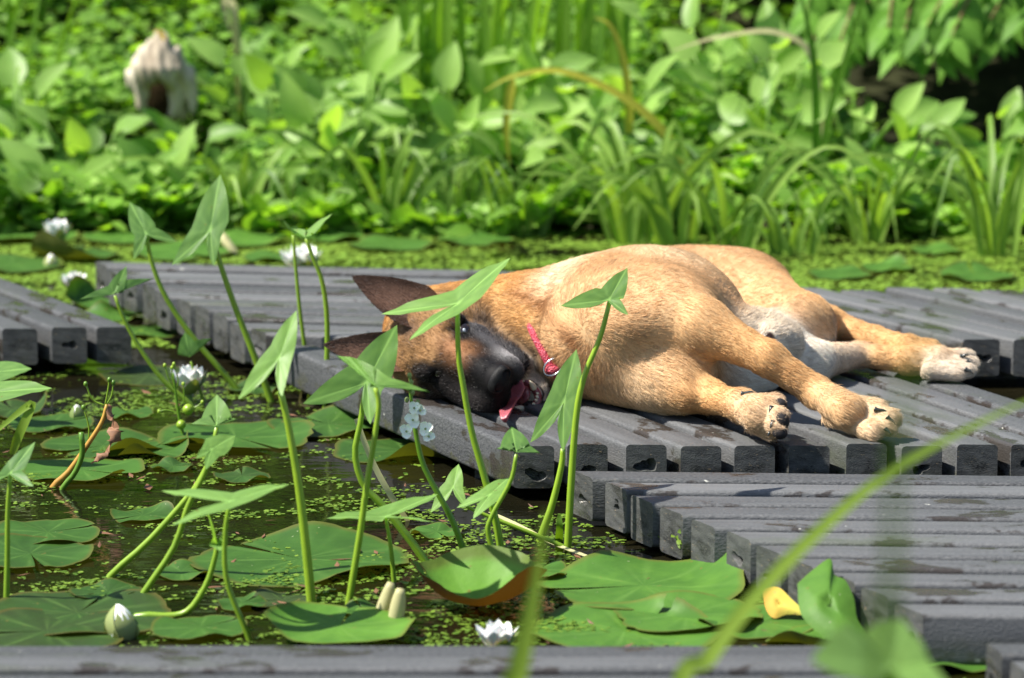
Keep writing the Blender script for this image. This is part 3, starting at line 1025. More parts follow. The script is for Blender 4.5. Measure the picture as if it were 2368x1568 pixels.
for s in (1, -1):
    tooth(hp(6.15, 1.4 * s, -10.9), hU + hF * .35 + hL * .3 * s, .0190, .0046)
    for k, (yy, xx) in enumerate(((.27, 7.2), (.68, 7.08), (1.03, 6.85))):
        tooth(hp(xx, yy * s, -11.3), hU + hF * .5, .0072, .0026)
    tooth(hp(4.8, 1.55 * s, -9.9), hU + hL * .2 * s, .0060, .0032)
    tooth(hp(3.9, 1.6 * s, -9.4), hU + hL * .2 * s, .0075, .0040)
# tongue lolling over the lower lip to the deck
tq = smoothpath([hp(2.5, 0, -8.6), hp(5.4, -.3, -8.8), aty(1195, 893, hp(7, -.7, -8.4)[1]), aty(1180, 930, hp(8.0, -1.6, -8)[1]), at(1168, 972, .005)], 18)
tb = MB()
V, F = [], []
for i, p in enumerate(tq):
    t = i / 17
    wd = .0155 * (1 - .35 * t) * (1 - max(0, t - .8) ** 2 * 14)
    d = tq[min(i + 1, 17)] - tq[max(i - 1, 0)]; d /= np.linalg.norm(d)
    side = np.cross(d, np.array([-.2, -.9, .4])); side /= np.linalg.norm(side)
    nn = np.cross(side, d)
    for k in range(12):
        a = 2 * math.pi * k / 12
        V.append(p + side * wd * math.cos(a) + nn * (.0035 * math.sin(a) - .004 * (math.cos(a) ** 2) * -1))
for i in range(17):
    for k in range(12):
        F.append([i * 12 + k, i * 12 + (k + 1) % 12, (i + 1) * 12 + (k + 1) % 12, (i + 1) * 12 + k])
F.append([17 * 12 + k for k in range(12)])
mesh('tongue', V, F, M_tongue, dogroot)
# claws
def claw(u0, v0, u1, v1, z, r=.0036, dep=-.001):
    a = hit(u0, v0, dep)
    if a is None: return
    b = aty(u1, v1, a[1] - .004)
    P = smoothpath([a - (b - a) * .3, a, (a + b) / 2 + B([0, 0, .0015]), b], 9)
    V, F = tube(P, np.linspace(1.0, .18, 9) * r, 8)
    mesh('claw', V, F, M_claw, dogroot)
claw(2030, 948, 2056, 955, .03)
claw(2056, 968, 2071, 982, .03)
claw(2050, 994, 2060, 1005, .02, .003)
claw(2226, 824, 2242, 822, .03, .004)
claw(2240, 838, 2254, 845, .02, .004)
claw(2236, 856, 2250, 864, .02, .004)
claw(1722, 910, 1748, 908, .04, .0035)
# leathery pads on the turned-up front paw
def pad(u, v, r, tilt=0.0, dep=.003):
    c = hit(u, v, dep)
    if c is None: return
    ax = np.array([[math.cos(tilt), 0, math.sin(tilt)], [0, 1, 0], [-math.sin(tilt), 0, math.cos(tilt)]])
    V, F = ellip(c, r, ax, 16, 10)
    mesh('paw_pad', V, F, M_pad, dogroot)
pad(1803, 938, (.0095, .0085, .0095), .5, .0035)
pad(1809, 972, (.0088, .0085, .0112), .35, .0035)
pad(1803, 1001, (.0098, .0085, .0080), -.2, .0035)
claw(1784, 944, 1779, 955, .03, .0042, .002)
claw(1787, 978, 1781, 990, .03, .0042, .002)
claw(1782, 1000, 1776, 1008, .02, .0040, .002)
# collar
M_coll = newmat('collar_rope')
m, nt, b, out = M_coll
wv = nd(nt, 'ShaderNodeTexVoronoi'); wv.inputs['Scale'].default_value = 420
tcn = nd(nt, 'ShaderNodeTexCoord'); nt.links.new(tcn.outputs['Object'], wv.inputs['Vector'])
nt.links.new(ramp(nt, wv.outputs[0], [(.35, (.42, .012, .035)), (.7, (.55, .10, .14))]), b.inputs['Base Color'])
b.inputs['Roughness'].default_value = .6
bump(nt, b, wv.outputs[0], .8, .002)
M_coll = m
p1, p2 = hit(1238, 772), hit(1272, 838)
pn = np.cross(p2 - p1, np.array([.12, 1, 0])); pn /= np.linalg.norm(pn)
cc = (p1 + p2) / 2 + B([.012, .055, .0])
cc -= pn * (cc - p1).dot(pn)
ea = np.array([0, 0, 1.]) - pn * pn[2]; ea /= np.linalg.norm(ea)
eb = np.cross(pn, ea)
loop = []
for k in range(64):
    a = 2 * math.pi * k / 64
    d = ea * math.cos(a) + eb * math.sin(a)
    t = .02
    while t < .13 and dist(cc + d * t)[0] < -.001: t += .001
    loop.append(cc + d * (t + .0085 - .016 * max(0, min(1, (cc[2] + d[2] * t - p1[2] + .002) / .022))))
loop = np.array(loop)
for _ in range(3):
    loop = (np.roll(loop, 1, 0) + loop * 2 + np.roll(loop, -1, 0)) / 4
loop[:, 2] = np.maximum(loop[:, 2], .0055)
V, F = tube(np.vstack([loop, loop[:2]]), .0064, 8, False)
collar = mesh('collar', V, F, M_coll, dogroot)
collar['label'] = 'pink woven rope collar round the neck'
M_steel = plainmat('ring_steel', (.6, .6, .6), .2, .5, .1, 50, 0)
M_steel.node_tree.nodes['Principled BSDF'].inputs['Metallic'].default_value = 1
kc = hit(1279, 848, -.009)
V, F = ellip(kc + B([.0, -.002, -.004]), (.0105, .007, .0075), None, 14, 9)
mesh('collar_knot', V, F, M_coll, dogroot)
kc2 = hit(1268, 880, -.008)
V, F = ellip(kc2, (.0075, .006, .006), None, 14, 9)
mesh('collar_knot', V, F, M_coll, dogroot)
rp = [kc + B([.0125 * math.cos(t), -.007 + .002 * math.sin(t), .0105 * math.sin(t) + .001 + .004 * math.cos(t)]) for t in np.linspace(0, 2 * math.pi, 33)]
V, F = tube(rp, .0012, 7, False)
mesh('collar_ring', V, F, M_steel, dogroot)

# ---------------------------------------------------------------- fur: short hairs combed along the body
def make_fur(nh):
    me = body.data
    nv = len(me.vertices)
    nrm = np.empty(nv * 3, np.float32); me.vertices.foreach_get('normal', nrm); nrm = nrm.reshape(-1, 3)
    fq = np.array(AF)
    tri = np.vstack([fq[:, [0, 1, 2]], fq[:, [0, 2, 3]]])
    P = AV[tri]
    ar = .5 * np.linalg.norm(np.cross(P[:, 1] - P[:, 0], P[:, 2] - P[:, 0]), axis=1)
    cz = P[:, :, 2].mean(1)
    hw = np.zeros(nv); hw[:NB] = HFS
    wgt = ar * (1 + 1.4 * hw[tri].mean(1)) * np.where(cz < .004, 0, 1) * np.where(AL[tri].mean(1) < .0022, 0, 1)
    ti = rng.choice(len(tri), nh, p=wgt / wgt.sum())
    r1, r2 = rng.random(nh), rng.random(nh)
    s1 = np.sqrt(r1)
    bc = np.stack([1 - s1, s1 * (1 - r2), s1 * r2], 1)
    T = tri[ti]
    mixv = lambda A: (A[T] * (bc[:, :, None] if A.ndim == 2 else bc)).sum(1)
    root, n, f, c, ln = mixv(AV), mixv(nrm), mixv(AFL), mixv(AC), mixv(AL)
    n /= np.linalg.norm(n, axis=1)[:, None] + 1e-9
    # coat swirls: slow noise turns the comb direction
    g1 = np.array([noise.noise(Vector(p * 26)) for p in AV]); g2 = np.array([noise.noise(Vector(p * 75 + 9.1)) for p in AV])
    g3 = np.array([noise.noise(Vector(p * 150 + 3.3)) for p in AV])
    tw = mixv(g1) * .35 + mixv(g2) * .22 + rng.normal(0, .12, nh)
    clump = mixv(g3)
    t = f - n * (f * n).sum(1)[:, None]
    t /= np.linalg.norm(t, axis=1)[:, None] + 1e-9
    bt = np.cross(n, t)
    t = t * np.cos(tw)[:, None] + bt * np.sin(tw)[:, None]
    ln = ln * rng.uniform(.65, 1.25, nh)
    ln = ln * (1 + .35 * np.clip(mixv(g2), -1, 1))
    a0 = rng.normal(.48, .13, nh) + .14 * clump
    a1 = rng.normal(.17, .08, nh) + .07 * clump
    npt = 4
    pts = np.zeros((nh, npt, 3), np.float32)
    p = root - n * .0008
    pts[:, 0] = p
    for k in range(1, npt):
        s_ = k / (npt - 1)
        a = a0 * (1 - s_) + a1 * s_ - .18 * s_
        p = p + (ln / (npt - 1))[:, None] * (t * np.cos(a)[:, None] + n * np.sin(a)[:, None])
        pts[:, k] = p
    pts[:, :, 2] = np.maximum(pts[:, :, 2], .0012)
    hc = bpy.data.hair_curves.new('fur')
    hc.add_curves([npt] * nh)
    org = np.array(dogroot.location)
    hc.points.foreach_set('position', (pts - org).astype(np.float32).ravel())
    rad = np.tile(np.array([1, .9, .65, .2]), nh) * np.repeat(rng.uniform(.00014, .00026, nh) * np.where(ln < .007, .75, 1), npt)
    ra = hc.attributes.get('radius') or hc.attributes.new('radius', 'FLOAT', 'POINT')
    ra.data.foreach_set('value', rad.astype(np.float32))
    c = c * rng.uniform(.72, 1.25, nh)[:, None] * (1 + .10 * mixv(g1))[:, None]
    # a few dark-tipped and a few pale hairs
    dk = rng.random(nh) < .05
    c[dk] *= .55
    lt = rng.random(nh) < np.where(c.max(1) < .02, .045, np.where(c.max(1) < .10, .16, .04))
    c[lt] = c[lt] * .5 + np.array([.30, .28, .27]) * .5
    fc_ = mixv(hw) > .5
    c[fc_] *= rng.uniform(.55, 1.4, fc_.sum())[:, None]
    col = np.ones((nh, 4), np.float32); col[:, :3] = np.clip(c, 0, .95)
    ca = hc.attributes.new('coat', 'FLOAT_COLOR', 'CURVE')
    ca.data.foreach_set('color', col.ravel())
    m, nt, b, out = newmat('fur_hair')
    cn = attr(nt, 'coat', 'Color')
    nt.links.new(cn, b.inputs['Base Color'])
    b.inputs['Roughness'].default_value = .65
    b.inputs['Specular IOR Level'].default_value = .1
    tr = nd(nt, 'ShaderNodeBsdfTranslucent')
    nt.links.new(cn, tr.inputs[0])
    mx = nd(nt, 'ShaderNodeMixShader', i_0=.25)
    nt.links.new(b.outputs[0], mx.inputs[1]); nt.links.new(tr.outputs[0], mx.inputs[2])
    nt.links.new(mx.outputs[0], out.inputs[0])
    hc.materials.append(m)
    o = bpy.data.objects.new('fur', hc)
    COL.objects.link(o)
    o.parent = dogroot
make_fur(300000)
# ================================================================ WATER PLANTS
def vein(nt):
    return attr(nt, 'vein')
M_arrow = leafmat('arrowhead_leaf', (.085, .20, .055), (.24, .42, .10), .50, .45, (1.5, 1.5, .4), 30, ((.20, .20, .05), 130, .70), .35, .8)
M_stem = leafmat('arrowhead_stem', (.07, .17, .010), (.27, .40, .025), .0, .35, None, 25, None, .5)
M_blade = leafmat('grass_blade', (.06, .15, .012), (.24, .36, .05), .4, .4, (1.5, 1.4, .3), 20)

def polarleaf(outline, P, nr, rings=6, disp=None):
    """outline: list of 3-D offsets round P (closed); nr: normal for displacement"""
    O = np.array(outline)
    V = [P]
    F = []
    n = len(O)
    for k in range(1, rings + 1):
        f = k / rings
        for i in range(n):
            d = disp(f, i, n) if disp else 0
            V.append(P + O[i] * f + nr * d)
    for i in range(n):
        F.append([0, 1 + i, 1 + (i + 1) % n])
    for k in range(rings - 1):
        a, b = 1 + k * n, 1 + (k + 1) * n
        for i in range(n):
            F.append([a + i, b + i, b + (i + 1) % n, a + (i + 1) % n])
    return np.array(V), F

def arrow_leaf(P, T, L1, L2, wf=1.0, curl=.06):
    wf = wf * 1.05
    P, T, L1, L2 = (np.asarray(q, float) for q in (P, T, L1, L2))
    n0 = np.cross(T, L1 - L2); n0 /= np.linalg.norm(n0) + 1e-9
    def perp(A, Bv):
        l = np.linalg.norm(A)
        q = np.cross(n0, A / l)
        q /= np.linalg.norm(q) + 1e-9
        if q.dot(Bv) < 0: q = -q
        return q, l
    out, tags = [], []
    def sector_front(L):
        W, l = perp(T, L)
        return [T * a + W * l * b * wf for a, b in ((1, 0), (.93, .035), (.84, .085), (.73, .14), (.60, .19), (.46, .232), (.32, .262), (.19, .278))]
    def lobe_out(L):
        W, l = perp(L, T)
        return [L * a + W * l * b * wf for a, b in ((.24, .27), (.36, .235), (.5, .195), (.65, .145), (.8, .085), (.92, .035), (1, 0))]
    def lobe_in(L, O):
        W, l = perp(L, O)
        return [L * a + W * l * b * wf for a, b in ((.9, .045), (.75, .085), (.58, .11), (.4, .115), (.22, .085))]
    f1, f2 = sector_front(L1), sector_front(L2)
    out = f1 + lobe_out(L1) + lobe_in(L1, L2) + [(L1 + L2) * .045] + lobe_in(L2, L1)[::-1] + lobe_out(L2)[::-1] + f2[1:][::-1]
    nr = np.cross(T, L1 - L2); nr /= np.linalg.norm(nr) + 1e-9
    if nr[2] < 0: nr = -nr
    sz = np.linalg.norm(T)
    spine = set([0, 14, 14 + 6 + 5])
    iT, iL1 = 0, len(f1) + 6
    n = len(out); iL2 = n - (len(f2) - 1) - 7
    def disp(f, i, n_):
        ds = min(abs(i - iT), n_ - iT - i if i > n_ / 2 else 99, abs(i - iL1), abs(i - iL2))
        return sz * (.035 * f * min(ds, 4) / 4 - curl * f * f * (1 if ds < 3 else .5))
    V, F = polarleaf(out, P, nr, 6, disp)
    vn = [1.0]
    for k in range(1, 7):
        for i in range(n):
            ds = min(abs(i - iT), n - i if i > n / 2 else 99, abs(i - iL1), abs(i - iL2))
            vn.append(max(0, 1 - ds * 1.0) * (1 - .6 * k / 6) + (.13 if i % 3 == 0 and 1 < k < 6 else 0))
    return V, F, np.array(vn)

def stem_curve(pts, lean=0.0, n=18):
    """image points from top to foot; foot on the water; lean = how much further off the top is"""
    bu, bv = pts[-1]
    base = at(bu, bv, WZ)
    P = []
    for i, (u, v) in enumerate(pts):
        f = i / (len(pts) - 1)
        P.append(aty(u, v, base[1] + lean * (1 - f)))
    P.append(base + B([(P[-1] - P[-2])[0] * .15, 0, -.03]))
    return smoothpath(P, n), base
def plant(name, label, stem, leaves, r=.0042, lean=0.0, tone=.5, cat='arrowhead plant', group='arrowhead plants standing in the pond', mat=None):
    sp_, base = stem_curve(stem, lean)
    root = empty(name, (base[0], base[1], WZ))
    tag(root, label, cat, group)
    V, F = tube(sp_, np.linspace(r * .62, r * 1.12, len(sp_)), 8)
    mesh('stem', V, F, M_stem, root, True, {'tone': ('POINT', np.linspace(min(1, tone + .1), max(0, tone - .1), len(V)))})
    ytop = base[1] + lean
    for lf in leaves:
        (pu, pv), t, l1, l2 = lf[:4]
        w = lf[4] if len(lf) > 4 else 1.0
        tn = lf[5] if len(lf) > 5 else tone
        P = aty(pu, pv, ytop - .002)
        g = lambda q, d: aty(q[0], q[1], ytop + (q[2] if len(q) > 2 else d)) - P
        V, F, vn = arrow_leaf(P, g(t, .015), g(l1, -.012), g(l2, -.012), w)
        tn_ = np.clip(tn + .12 * np.sin(np.arange(len(V)) * .37 + pu) + .15 * np.linalg.norm(V - V[0], axis=1) / .1 - .08, 0, 1)
        mesh('leaf', V, F, mat or M_arrow, root, True, {'tone': ('POINT', tn_), 'vein': ('POINT', vn)})
    return root

plant('arrowhead_plant', 'bluish arrowhead leaf with a lobe drooping right, above the back deck corner', [(338, 543), (352, 610), (385, 690), (450, 785), (552, 905)], [((338, 541), (300, 464, .03), (411, 556, .0), (309, 597, -.03), 1.05, .35)], .0045)
plant('arrowhead_plant', 'tallest bluish arrowhead leaf, its tip reaching highest of all into the green bank', [(492, 538), (503, 590), (540, 700), (583, 810), (627, 928)], [((486, 533), (508, 401, .03), (395, 611, -.02), (493, 613, -.03), 1.0, .4)], .0052)
plant('arrowhead_plant', 'small arrowhead leaf opening left on a straight stem, left of a close pair', [(678, 545), (684, 620), (695, 730), (718, 900)], [((679, 543), (648, 497, .02), (703, 553, -.02), (690, 520, .03), .9, .6)], .0034)
plant('arrowhead_plant', 'small arrowhead leaf opening right on an S-curved stem, right of a close pair', [(708, 552), (722, 592), (746, 655), (757, 760), (752, 945)], [((706, 550), (765, 490, .02), (672, 526, .03), (718, 541, -.03), .9, .7)], .0042)
plant('arrowhead_plant', 'three-pronged arrowhead leaf hovering before the left end of the back deck', [(265, 683), (290, 745), (330, 815), (382, 884), (446, 942)], [((262, 681), (293, 614, .02), (181, 693, -.01), (357, 643, .02), .85, .3)], .0040)
plant('arrowhead_plant', 'little folded arrowhead leaf directly above the open white water lily', [(441, 836), (455, 880), (470, 930)], [((439, 826), (427, 768, .0), (491, 783, .02), (417, 812, .02), 1.5, .35)], .0026)
plant('arrowhead_plant', 'big pale arrowhead leaf on a bright thick stem, tip up, left of the dog', [(649, 905), (668, 990), (690, 1120), (706, 1250), (722, 1412)], [((646, 828), (684, 715, .02), (549, 921, -.03), (650, 915, -.04), .85, .95)], .0056, .0, .75)
plant('arrowhead_plant', 'large broad arrowhead leaf hiding the lower ear of the dog', [(846, 886), (834, 975), (821, 1050), (842, 1123), (890, 1175), (985, 1300)], [((848, 885), (918, 750, .02), (700, 932, -.03), (856, 980, -.04), 1.05, .5)], .0048)
plant('arrowhead_plant', 'bright three-armed arrowhead leaf held flat just below the broad leaf by the lower ear', [(868, 897), (876, 935), (866, 1013), (850, 1110), (831, 1245), (806, 1400)], [((868, 894), (772, 818, .05), (991, 903, .0), (884, 868, .04), .75, .85)], .0042, .0, .7)
plant('arrowhead_plant', 'wide arrowhead leaf spread flat in front of the forehead of the dog', [(1058, 708), (1060, 819), (1071, 890), (1090, 995), (1118, 1095), (1150, 1219), (1160, 1298)], [((1058, 703), (1176, 588, .05), (878, 718, .0), (943, 778, -.06), .80, .75)], .0046, .0, .6)
plant('arrowhead_plant', 'small arrowhead leaf with a downturned lobe before the chest of the dog', [(1410, 697), (1388, 780), (1352, 868), (1334, 950), (1322, 1100), (1313, 1266)], [((1408, 694), (1451, 617, .02), (1296, 705, -.01), (1453, 726, -.02), 1.05, .5)], .0046, .0, .75)
plant('arrowhead_plant', 'upright deep green arrowhead leaf with sunlit lobes right of the open mouth', [(1302, 1038), (1298, 1080), (1276, 1170), (1248, 1252)], [((1304, 930), (1332, 806, .02), (1225, 1022, -.02), (1301, 1043, -.03), .95, .45)], .0052, .0, .7)
plant('arrowhead_plant', 'short kite-shaped arrowhead leaf at the end of the middle deck corner plank', [(1194, 1050), (1181, 1112), (1138, 1192), (1129, 1237), (1160, 1322)], [((1194, 1046), (1183, 984, .02), (1147, 1036, .0), (1250, 1046, .0), 1.7, .45)], .0036)
plant('arrowhead_plant', 'pale small arrowhead leaf, tip straight up, on a creeping stem over the water', [(1052, 1140), (1075, 1168), (1125, 1192), (1215, 1228), (1318, 1274)], [((1048, 1127), (1060, 1071, .02), (995, 1183, -.02), (1078, 1170, -.02), 1.1, .95)], .0028, .0, .6)
plant('arrowhead_plant', 'pale small arrowhead leaf pointing up right, beside the straight-tipped one', [(1130, 1147), (1145, 1190), (1156, 1250), (1162, 1310)], [((1132, 1145), (1178, 1100, .03), (1056, 1170, -.01), (1094, 1196, -.03), 1.1, .9)], .0030)
plant('arrowhead_plant', 'flat blurred arrowhead leaf spread wide low over the near water', [(892, 1198), (903, 1260), (911, 1345)], [((892, 1196), (757, 1190, -.04), (1014, 1134, .06), (1008, 1199, -.06), .8, .85)], .0032)
plant('arrowhead_plant', 'kite-shaped arrowhead leaf right of the open white lily, on a slanting stem', [(501, 988), (490, 1050), (462, 1110), (430, 1155), (340, 1255), (252, 1336)], [((501, 985), (501, 910, .02), (437, 981, .0), (549, 968, .0), 1.5, .65)], .0042, .0, .6)
plant('arrowhead_plant', 'bright low arrowhead leaf just under the kite-shaped one', [(487, 1050), (470, 1100), (435, 1170), (400, 1270), (324, 1386)], [((487, 1040), (545, 1004, .03), (455, 1056, -.02), (478, 1082, -.03), 1.2, .75)], .0040)
plant('arrowhead_plant', 'wide blurred arrowhead leaf with a pale pointed arm, nearest the lower left lilies', [(531, 1166), (521, 1230), (525, 1345), (577, 1480)], [((531, 1160), (668, 1111, .04), (372, 1126, .03), (395, 1207, -.06), .75, .85)], .0034)
plant('arrowhead_plant', 'folded arrowhead leaf with both ears upright on a hooked stem', [(502, 1262), (497, 1290), (478, 1350), (440, 1408), (397, 1425), (312, 1428)], [((503, 1258), (509, 1270, -.03), (477, 1170, .0), (540, 1170, .0), 1.2, .8)], .0044)
plant('arrowhead_plant', 'dark arrowhead leaf cut off by the lower left frame edge', [(24, 1098), (18, 1180), (17, 1290), (15, 1392)], [((24, 1095), (80, 1018, .03), (-40, 1120, -.02), (76, 1121, -.03), .8, .25)], .0036)
plant('arrowhead_plant', 'pale arrowhead leaf reaching in from the left frame edge over dark water', [(-30, 912), (-40, 1000), (-45, 1080)], [((-30, 910), (118, 890, -.02), (-120, 880, .03), (-110, 940, -.03), .9, .6)], .0040)
plant('arrowhead_plant', 'half-hidden round arrowhead leaf at the left frame edge under the left deck', [(-20, 868), (-25, 930), (-28, 990)], [((-18, 862), (72, 848, .0), (-70, 840, .02), (-70, 880, -.02), 1.6, .45)], .0036)

# flowering and fruiting stalks
M_petal = plainmat('white_petal', (.90, .90, .86), .55, .3, .06, 90, .1, .15)
M_sepal = leafmat('lily_sepal', (.10, .17, .04), (.34, .38, .16), .15, .45)
M_yel = plainmat('lily_stamen', (.70, .48, .04), .6, .3, .2, 200, .2)
M_brown = leafmat('withered_leaf', (.12, .055, .03), (.38, .20, .11), .12, .6, (1, 1, 1), 40)
M_straw = leafmat('straw_blade', (.30, .28, .10), (.58, .55, .30), .25, .5, (1.1, 1.05, .8), 30)
M_amber = leafmat('amber_stalk', (.28, .12, .02), (.50, .30, .06), .0, .45, None, 30)
def petal3(c, d, nrm, ln, wd, cup=.25, n=6):
    """petal from c along d, facing nrm"""
    d = np.array(d, float); d /= np.linalg.norm(d)
    nrm = np.array(nrm, float); nrm -= d * nrm.dot(d); nrm /= np.linalg.norm(nrm)
    s = np.cross(d, nrm)
    V, F = [], []
    for i in range(n + 1):
        t = i / n
        hw = wd * (math.sin(math.pi * min(1, .12 + t * .88)) ** .75)
        if i == n: hw = wd * .06
        for j in (-1, -.5, 0, .5, 1):
            V.append(c + d * ln * t * (1 - .08 * t) + s * hw * j + nrm * (cup * ln * (t * t * .5) + cup * hw * .9 * j * j))
    for i in range(n):
        for j in range(4):
            a = i * 5 + j
            F.append([a, a + 1, a + 6, a + 5])
    return np.array(V), F
sroot_stem, sb_ = stem_curve([(948, 868), (950, 915), (957, 960), (963, 1009), (983, 1085), (1044, 1199), (1076, 1289)], 0, 24)
fr = empty('flower_stalk', (sb_[0], sb_[1], WZ))
tag(fr, 'dark flower stalk carrying small white three-petalled blossoms below the muzzle of the dog', 'flower stalk')
V, F = tube(sroot_stem, np.linspace(.0016, .0046, len(sroot_stem)), 8)
mesh('stem', V, F, M_stem, fr, True, {'tone': ('POINT', np.full(len(V), .1))})
for (u, v, s_, az) in ((958, 942, .75, .3), (972, 948, .7, 1.4), (955, 970, .95, 3.0), (940, 996, .85, 2.7), (984, 990, .85, .2), (992, 1008, .7, 1.9)):
    c = aty(u, v, sb_[1] - .012)
    fb = MB()
    for k in range(3):
        a = az + k * 2.094
        dr = np.array([math.cos(a), -.25, math.sin(a)])
        V, F = petal3(c, dr, [-.1, -1, .6], .0125 * s_, .0068 * s_, .3, 5)
        fb.add(V, F)
    b_ = fb.build('blossom', M_petal, fr)
    V, F = ellip(c + B([0, -.004, 0]), (.0014, .0014, .0014), None, 8, 6)
    mesh('flower_centre', V, F, M_sepal, b_, True, {'tone': ('POINT', np.full(len(V), .5))})
for (u, v) in ((947, 868), (951, 884), (945, 898), (954, 908), (941, 925), (966, 930)):
    c = aty(u, v, sb_[1] - .002)
    V, F = ellip(c, (.0028, .0028, .0034), None, 8, 6)
    mesh('flower_bud', V, F, M_sepal, fr, True, {'tone': ('POINT', np.full(len(V), .5))})

st, sb_ = stem_curve([(400, 862), (406, 905), (411, 945), (418, 985), (424, 1012)], 0, 16)
fr = empty('seed_stalk', (sb_[0], sb_[1], WZ))
tag(fr, 'thin branched seed stalk with knobbly green seed balls left of the open white lily', 'seed stalk')
V, F = tube(st, np.linspace(.0012, .0030, len(st)), 7)
mesh('stem', V, F, M_stem, fr, True, {'tone': ('POINT', np.full(len(V), .15))})
tb_ = MB()
for (u0, v0, u1, v1, u2, v2) in ((404, 900, 392, 880, 381, 845), (404, 900, 398, 872, 398, 850), (405, 905, 412, 880, 402, 842), (411, 945, 425, 925, 424, 888), (412, 948, 450, 942, 468, 930), (413, 955, 385, 948, 368, 952)):
    P = smoothpath([aty(a, b_, sb_[1]) for a, b_ in ((u0, v0), (u1, v1), (u2, v2))], 8)
    tb_.add(*tube(P, .0010, 5), .3)
    tb_.add(*ellip(P[-1], (.0026, .0026, .0032), None, 7, 5), .9)
tb_.build('twigs', M_stem, fr)
for (u, v, r_) in ((435, 947, .0072), (419, 982, .0062)):
    c = aty(u, v, sb_[1] - .006)
    V, F = ellip(c, (r_, r_, r_), None, 16, 11)
    V = c + (V - c) * (1 + .12 * np.sin(np.arange(len(V)) * 2.1))[:, None]
    mesh('seed_ball', V, F, M_stem, fr, True, {'tone': ('POINT', np.full(len(V), .75))})

st, sb_ = stem_curve([(247, 935), (236, 975), (205, 1025), (160, 1090), (122, 1128)], 0, 16)
fr = empty('withered_plant', (sb_[0], sb_[1], WZ))
tag(fr, 'withered stalk turned orange with a shrivelled brown leaf hanging from its top', 'dead plant')
V, F = tube(st, np.linspace(.0022, .0050, len(st)), 8)
mesh('stem', V, F, M_amber, fr, True, {'tone': ('POINT', np.linspace(.9, .2, len(V)))})
P = smoothpath([aty(u, v, sb_[1] - .008 * k) for k, (u, v) in enumerate(((243, 940), (262, 975), (266, 1010), (246, 1045), (214, 1072)))], 26)
wb_ = MB()
Vv, Ff = [], []
for i, p in enumerate(P):
    t = i / 25
    hw = .009 * (math.sin(math.pi * (.12 + .8 * t)) ** .7) * (1 + .35 * math.sin(i * 1.9))
    a = t * 7
    for j in (-1, 0, 1):
        Vv.append(p + np.array([math.cos(a) * hw * j, math.sin(a) * hw * j + .004 * abs(j), .003 * math.sin(i * 1.3 + j)]))
for i in range(25):
    for j in (0, 1):
        k = i * 3 + j
        Ff.append([k, k + 1, k + 4, k + 3])
mesh('dead_leaf', np.array(Vv), Ff, M_brown, fr, True, {'tone': ('POINT', np.array([.5 + .4 * math.sin(i * .9) for i in range(len(Vv))]))})
tb_ = MB()
for pts in (((243, 940), (258, 915), (262, 885)), ((243, 938), (215, 925), (198, 888)), ((243, 940), (250, 900), (253, 878)), ((205, 1020), (205, 985), (193, 942))):
    Pq = smoothpath([aty(a, b_, sb_[1]) for a, b_ in pts], 8)
    tb_.add(*tube(Pq, .0012, 5), .6)
    tb_.add(*ellip(Pq[-1], (.003, .003, .0036), None, 7, 5), .1)
tb_.build('twigs', M_stem, fr)
st2, _ = stem_curve([(188, 1000), (190, 1050), (172, 1095), (143, 1132)], 0, 12)
V, F = tube(st2, .0036, 7)
mesh('side_stem', V, F, M_stem, fr, True, {'tone': ('POINT', np.full(len(V), .05))})

def strip(P, w, nrm=None, fold=.25, tone=.5, taper=True, tip=0.08):
    """long blade along P, width w, slightly V-folded"""
    P = np.asarray(P, float)
    n = len(P)
    T = np.gradient(P, axis=0); T /= np.linalg.norm(T, axis=1)[:, None] + 1e-9
    nr = np.array([0., -1, .5]) if nrm is None else np.array(nrm, float)
    V, F = [], []
    for i in range(n):
        t = i / (n - 1)
        s = np.cross(T[i], nr); s /= np.linalg.norm(s) + 1e-9
        u_ = np.cross(s, T[i])
        hw = w / 2 * ((1 - t ** 2.2) * (1 - tip) + tip if taper else 1) * min(1, .55 + t * 3)
        V += [P[i] - s * hw + u_ * hw * fold, P[i], P[i] + s * hw + u_ * hw * fold]
    for i in range(n - 1):
        for j in (0, 1):
            a = i * 3 + j
            F.append([a, a + 1, a + 4, a + 3])
    return np.array(V), F, np.full(len(V), tone)
def blade(name, label, P, w, mat, cat='grass blade', tone=.5, nrm=None, n=26, fold=.25, group=None, tip=.08):
    V, F, T = strip(smoothpath(P, n), w, nrm, fold, tone, True, tip)
    o = mesh(name, V, F, mat, None, True, {'tone': ('POINT', T)})
    tag(o, label, cat, group)
    return o
def wimg(pts, y, foot=None):
    P = [aty(u, v, y if np.isscalar(y) else y[i]) for i, (u, v) in enumerate(pts)]
    return P
yb = at(947, 1211, WZ)[1]
blade('dead_reed', 'straw-pale dead reed stalk leaning beside the white-flowered stalk', [at(949, 1213, WZ - .005)] + wimg([(906, 1150), (866, 1078), (838, 1010), (824, 968)], yb), .0075, M_straw, 'reed', .8, tip=.8)
blade('fallen_reed', 'long pale reed lying on the water, amber towards its right end', [at(1132, 1184, WZ + .010), at(1215, 1225, WZ + .008), at(1290, 1262, WZ + .006), at(1400, 1300, WZ + .004), at(1500, 1318, WZ + .003)], .008, M_straw, 'reed', .7, nrm=(0, -.3, 1))
yb = at(30, 1060, WZ)[1]
blade('bent_blade', 'yellow-green blade snapped over near the left frame edge', [at(24, 1065, WZ - .01)] + wimg([(45, 1005), (72, 942), (66, 938), (30, 965), (-20, 1008)], yb), .013, M_blade, 'grass blade', .8, tip=.3)
yb = at(283, 865, WZ)[1]
blade('young_leaf', 'single upright young leaf at the right corner of the left deck', [at(298, 845, WZ - .01)] + wimg([(296, 820), (292, 795), (291, 775)], at(298, 845, WZ)[1]), .013, M_blade, 'young leaf', .9, tip=.4)
